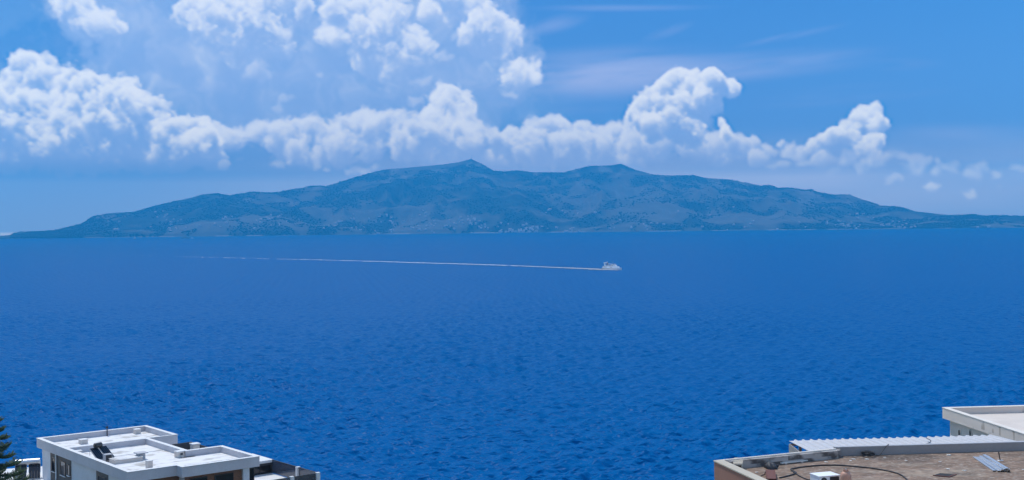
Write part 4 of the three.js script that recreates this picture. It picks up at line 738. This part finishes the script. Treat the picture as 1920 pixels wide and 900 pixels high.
(() => {                                                               // broken foam along the wake, thinning with age
  const rnd = randomFrom(404), path = [[1135, 506.2], [1100, 504.2], [1040, 501.8], [960, 498.6], [880, 495.8], [800, 493.6], [700, 490.4], [600, 487.7], [480, 485.0], [380, 482.6], [300, 480.6], [200, 478.5]].map(([x, y]) => onLevel(x, y, 0));
  const line = new THREE.CatmullRomCurve3(path), L = line.getLength(), spots = [], fleck = new THREE.CylinderGeometry(1, 1.25, 0.16, 9);
  for (let i = 0; i < 26000; i++) {
    const s = Math.pow(rnd(), 1.9), age = s * L, p = line.getPointAt(s), width = 3.5 + 9 * Math.pow(clamp(age / 1200), 0.7), g = (rnd() + rnd() + rnd() - 1.5) / 1.5, t = line.getTangentAt(s);
    const keep = age < 170 ? 1 : (0.6 * Math.exp(-age / 300) + 0.17 * Math.exp(-age / 2200)) * Math.pow(1 - s, 1.2) * (0.75 + 0.5 * noise2(age / 130, 3, 19));
    if (rnd() > keep || noise2(age / 26, g * 3, 9) < 0.25) continue;
    spots.push([p.x - t.z * g * width, 0.55, p.z + t.x * g * width, (0.7 + 1.5 * rnd() * rnd()) * (age < 150 ? 1.6 : 0.8), Math.atan2(-t.z, t.x)]);
  }
  for (let i = 0; i < 1500; i++) { const s = Math.pow(rnd(), 1.4) * 110 / L, p = line.getPointAt(s), t = line.getTangentAt(s), g = (rnd() + rnd() - 1) * 9; spots.push([p.x - t.z * g, 0.6, p.z + t.x * g, 0.8 + rnd(), Math.atan2(-t.z, t.x)]); }
  const at = ferryAt, bow = line.getTangentAt(0).multiplyScalar(-1);
  for (let i = 0; i < 420; i++) { const s = rnd() * 30 - 14, side = rnd() < 0.5 ? -1 : 1, w = (3.9 + rnd() * 2.2) * (s > 8 ? 1 - (s - 8) / 14 : 1) * side; spots.push([at.x + bow.x * s - bow.z * w, 0.4, at.z + bow.z * s + bow.x * w, 0.4 + 0.5 * rnd(), 0]); }
  const foam = shadows(new THREE.InstancedMesh(fleck, mat(0.82, 0.84, 0.85, 0.9), spots.length)), m = new THREE.Matrix4(), q = new THREE.Quaternion(), e = new THREE.Euler();
  spots.forEach(([x, y, z, r, a], i) => foam.setMatrixAt(i, m.compose(new THREE.Vector3(x, y, z), q.setFromEuler(e.set(0, a, 0)), new THREE.Vector3(r * 1.9, 1, r))));
  foam.name = 'wake_foam'; foam.userData = { kind: 'stuff', label: 'long thin white wake trailing behind the ferry', category: 'foam' };
  scene.add(foam);
})();
// ---------------------------------------------------------------- far boats, islet and the mast on the summit
(() => {
  const white = mat(0.82, 0.82, 0.8, 0.6), p = onLevel(252.5, 448.6, 0);
  const s = thing('sailing_yacht', 'tiny white sailing yacht off the wooded western shore', 'sailboat', [p.x, 0, p.z], 0.25);
  const hull = new THREE.Shape([[-11, 2.2], [-9, -0.6], [9, -0.6], [13.5, 2.6]].map(([x, y]) => new THREE.Vector2(x, y)));
  part(s, 'hull', new THREE.ExtrudeGeometry(hull, { depth: 4.4, bevelEnabled: true, bevelSize: 0.4, bevelThickness: 0.5, bevelSegments: 2 }).translate(0, 0, -2.2), mat(0.08, 0.09, 0.12, 0.5)); part(s, 'mast', rod([1, 2.4, 0], [1, 34, 0], 0.3), white);
  const tri = (pts) => new THREE.ExtrudeGeometry(new THREE.Shape(pts.map(([x, y]) => new THREE.Vector2(x, y))), { depth: 0.12, bevelEnabled: false });
  part(s, 'mainsail', tri([[0.4, 5], [-9, 5], [0.4, 32]]), white); part(s, 'jib', tri([[1.8, 4], [12, 4], [1.8, 30]]), white); part(s, 'boom', rod([1, 4.6, 0], [-9.5, 4.6, 0], 0.2), white);
  const r = onLevel(347, 446.6, 0), rock = new THREE.IcosahedronGeometry(1, 3), rp = rock.attributes.position;
  for (let i = 0; i < rp.count; i++) { const n = 0.6 + 0.8 * fbm2(rp.getX(i) * 2.4 + 3, rp.getZ(i) * 2 + rp.getY(i) * 2, 4, 501); rp.setXYZ(i, rp.getX(i) * 46 * n, Math.max(-2, rp.getY(i) * 9 * n), rp.getZ(i) * 22 * n); }
  rock.computeVertexNormals();
  const islet = new THREE.Mesh(rock, mat(0.06, 0.06, 0.045, 1)); shadows(islet); islet.name = 'rocky_islet'; islet.position.set(r.x, 0, r.z); scene.add(tag(islet, 'low dark rocky islet off the wooded western shore', 'islet'));
  for (const [px, py, len, label] of [[360, 447.0, 22, 'small white motor boat beside the dark rocky islet'], [201, 446.8, 18, 'small white motor boat close to the shore west of the sailing yacht']]) {
    const b = onLevel(px, py, 0), o = thing('motor_boat', label, 'boat', [b.x, 0, b.z], 0.1), h = new THREE.Shape([[-0.5, 0.12], [-0.46, -0.03], [0.36, -0.03], [0.54, 0.16]].map(([x, y]) => new THREE.Vector2(x * len, y * len)));
    part(o, 'hull', new THREE.ExtrudeGeometry(h, { depth: len * 0.2, bevelEnabled: true, bevelSize: 0.3, bevelThickness: 0.4, bevelSegments: 2 }).translate(0, 0, -len * 0.1), white); part(o, 'cabin', slab(-0.25 * len, 0.18 * len, 0.16 * len, 0.3 * len, -0.08 * len, 0.08 * len), white); part(o, 'windscreen', box(0.3, 0.1 * len, 0.15 * len, 0.185 * len, 0.24 * len, 0), M.darkGlass);
  }
  const c = island.column(884), d = c.ridge, y0 = island.heightOn(c, 0.999) - 6, t = thing('radio_mast', 'thin radio mast on the highest summit of the island', 'mast', [c.x * d, y0, c.z * d]);
  part(t, 'tower', mergeGeometries([[-3, -3], [3, -3], [3, 3], [-3, 3]].map(([x, z]) => rod([x, 0, z], [x * 0.25, 66, z * 0.25], 0.7, 5))), mat(0.12, 0.1, 0.1, 0.8)); part(t, 'cross_bracing', mergeGeometries([8, 18, 28, 38, 48, 58].flatMap((h) => { const k = 3 * (1 - 0.75 * h / 66); return [rod([-k, h, -k], [k, h + 6, -k], 0.35, 4), rod([-k, h, k], [k, h + 6, k], 0.35, 4), rod([k, h, -k], [k, h + 6, k], 0.35, 4)]; })), mat(0.12, 0.1, 0.1, 0.8)); part(t, 'antenna', rod([0, 66, 0], [0, 80, 0], 0.6, 5), mat(0.12, 0.1, 0.1, 0.8));
  part(t, 'hut', slab(-16, -6, 0, 8, -4, 4), mat(0.4, 0.38, 0.36, 0.9));
})();
// ---------------------------------------------------------------- houses of the island
(() => {
  const rnd = randomFrom(909), wall = mat(0.85, 0.84, 0.8, 0.85), roof = mat(0.74, 0.66, 0.58, 0.9), kinds = [];
  const make = (w, h, d, ridge) => { const g = metres(new THREE.BoxGeometry(w, h + 8, d).translate(0, h / 2 - 4, 0)), s = new THREE.Shape([[-d / 2 - 0.6, h], [d / 2 + 0.6, h], [0, h + ridge]].map(([x, y]) => new THREE.Vector2(x, y))), r = metres(new THREE.ExtrudeGeometry(s, { depth: w + 1, bevelEnabled: false }).rotateY(Math.PI / 2).translate(-w / 2 - 0.5, 0.05, 0)); return mergeGeometries([new THREE.BufferGeometry().setAttribute('position', g.attributes.position).setAttribute('normal', g.attributes.normal), new THREE.BufferGeometry().setAttribute('position', r.attributes.position).setAttribute('normal', r.attributes.normal)], true); };
  const shapes = [make(14, 7, 10, 2.5), make(20, 8, 11, 2.8), make(11, 6, 9, 2.2), make(28, 10, 13, 2.5)];
  const zones = [   // [count, x0, x1, y0, y1, label, group]
    [60, 690, 1010, 412, 435, 'small pale house of the dense village above the shore below the summit', 'village houses below the summit'],
    [26, 925, 1010, 431, 436, 'pale waterfront building in the row at the village shore', 'waterfront buildings of the village'],
    [42, 590, 900, 385, 432, 'scattered white house on the wooded slope west of the village', 'scattered houses west of the village'],
    [46, 190, 590, 398, 432, 'white house among the woods of the long western slope', 'houses on the western slope'],
    [34, 1010, 1420, 352, 432, 'lone white house on the pale rocky slope east of the summit', 'houses on the rocky eastern slope'],
    [34, 1470, 1700, 388, 428, 'white house on the low dark slope at the eastern end', 'houses at the eastern end'],
    [20, 1590, 1915, 424.5, 427, 'white building at the waterline of the low eastern headland', 'waterline buildings on the eastern headland'],
    [12, 1010, 1470, 430, 434, 'white building at the shore below the rocky eastern slope', 'shore buildings below the rocky slope'],
  ];
  let proto = null;
  for (const [count, x0, x1, y0, y1, label, group] of zones) {
    const hubs = Array.from({ length: Math.ceil(count / 7) }, () => [lerp(x0, x1, rnd()), lerp(y0, y1, Math.sqrt(rnd()))]);
    for (let i = 0, tries = 0; i < count && tries < 900; tries++) {
      const [hx, hy] = hubs[i % hubs.length], loose = rnd() < 0.35, px = loose ? lerp(x0, x1, rnd()) : hx + (rnd() + rnd() - 1) * 34, py = loose ? lerp(y0, y1, Math.sqrt(rnd())) : hy + (rnd() + rnd() - 1) * 9, p = island.find(px, py);
      if (!p || px < x0 || px > x1) continue;
      const o = new THREE.Mesh(shapes[Math.floor(rnd() * rnd() * 4)], [wall, roof]);
      shadows(o); o.name = numbered('island_house'); o.position.set(p.x, p.y + 1.5, p.z); o.rotation.y = (rnd() - 0.5) * 1.6; o.scale.setScalar(1.1 + 0.6 * rnd());
      scene.add(tag(o, label, 'house', group)); i++;
    }
  }
})();
renderer.render(scene, camera);
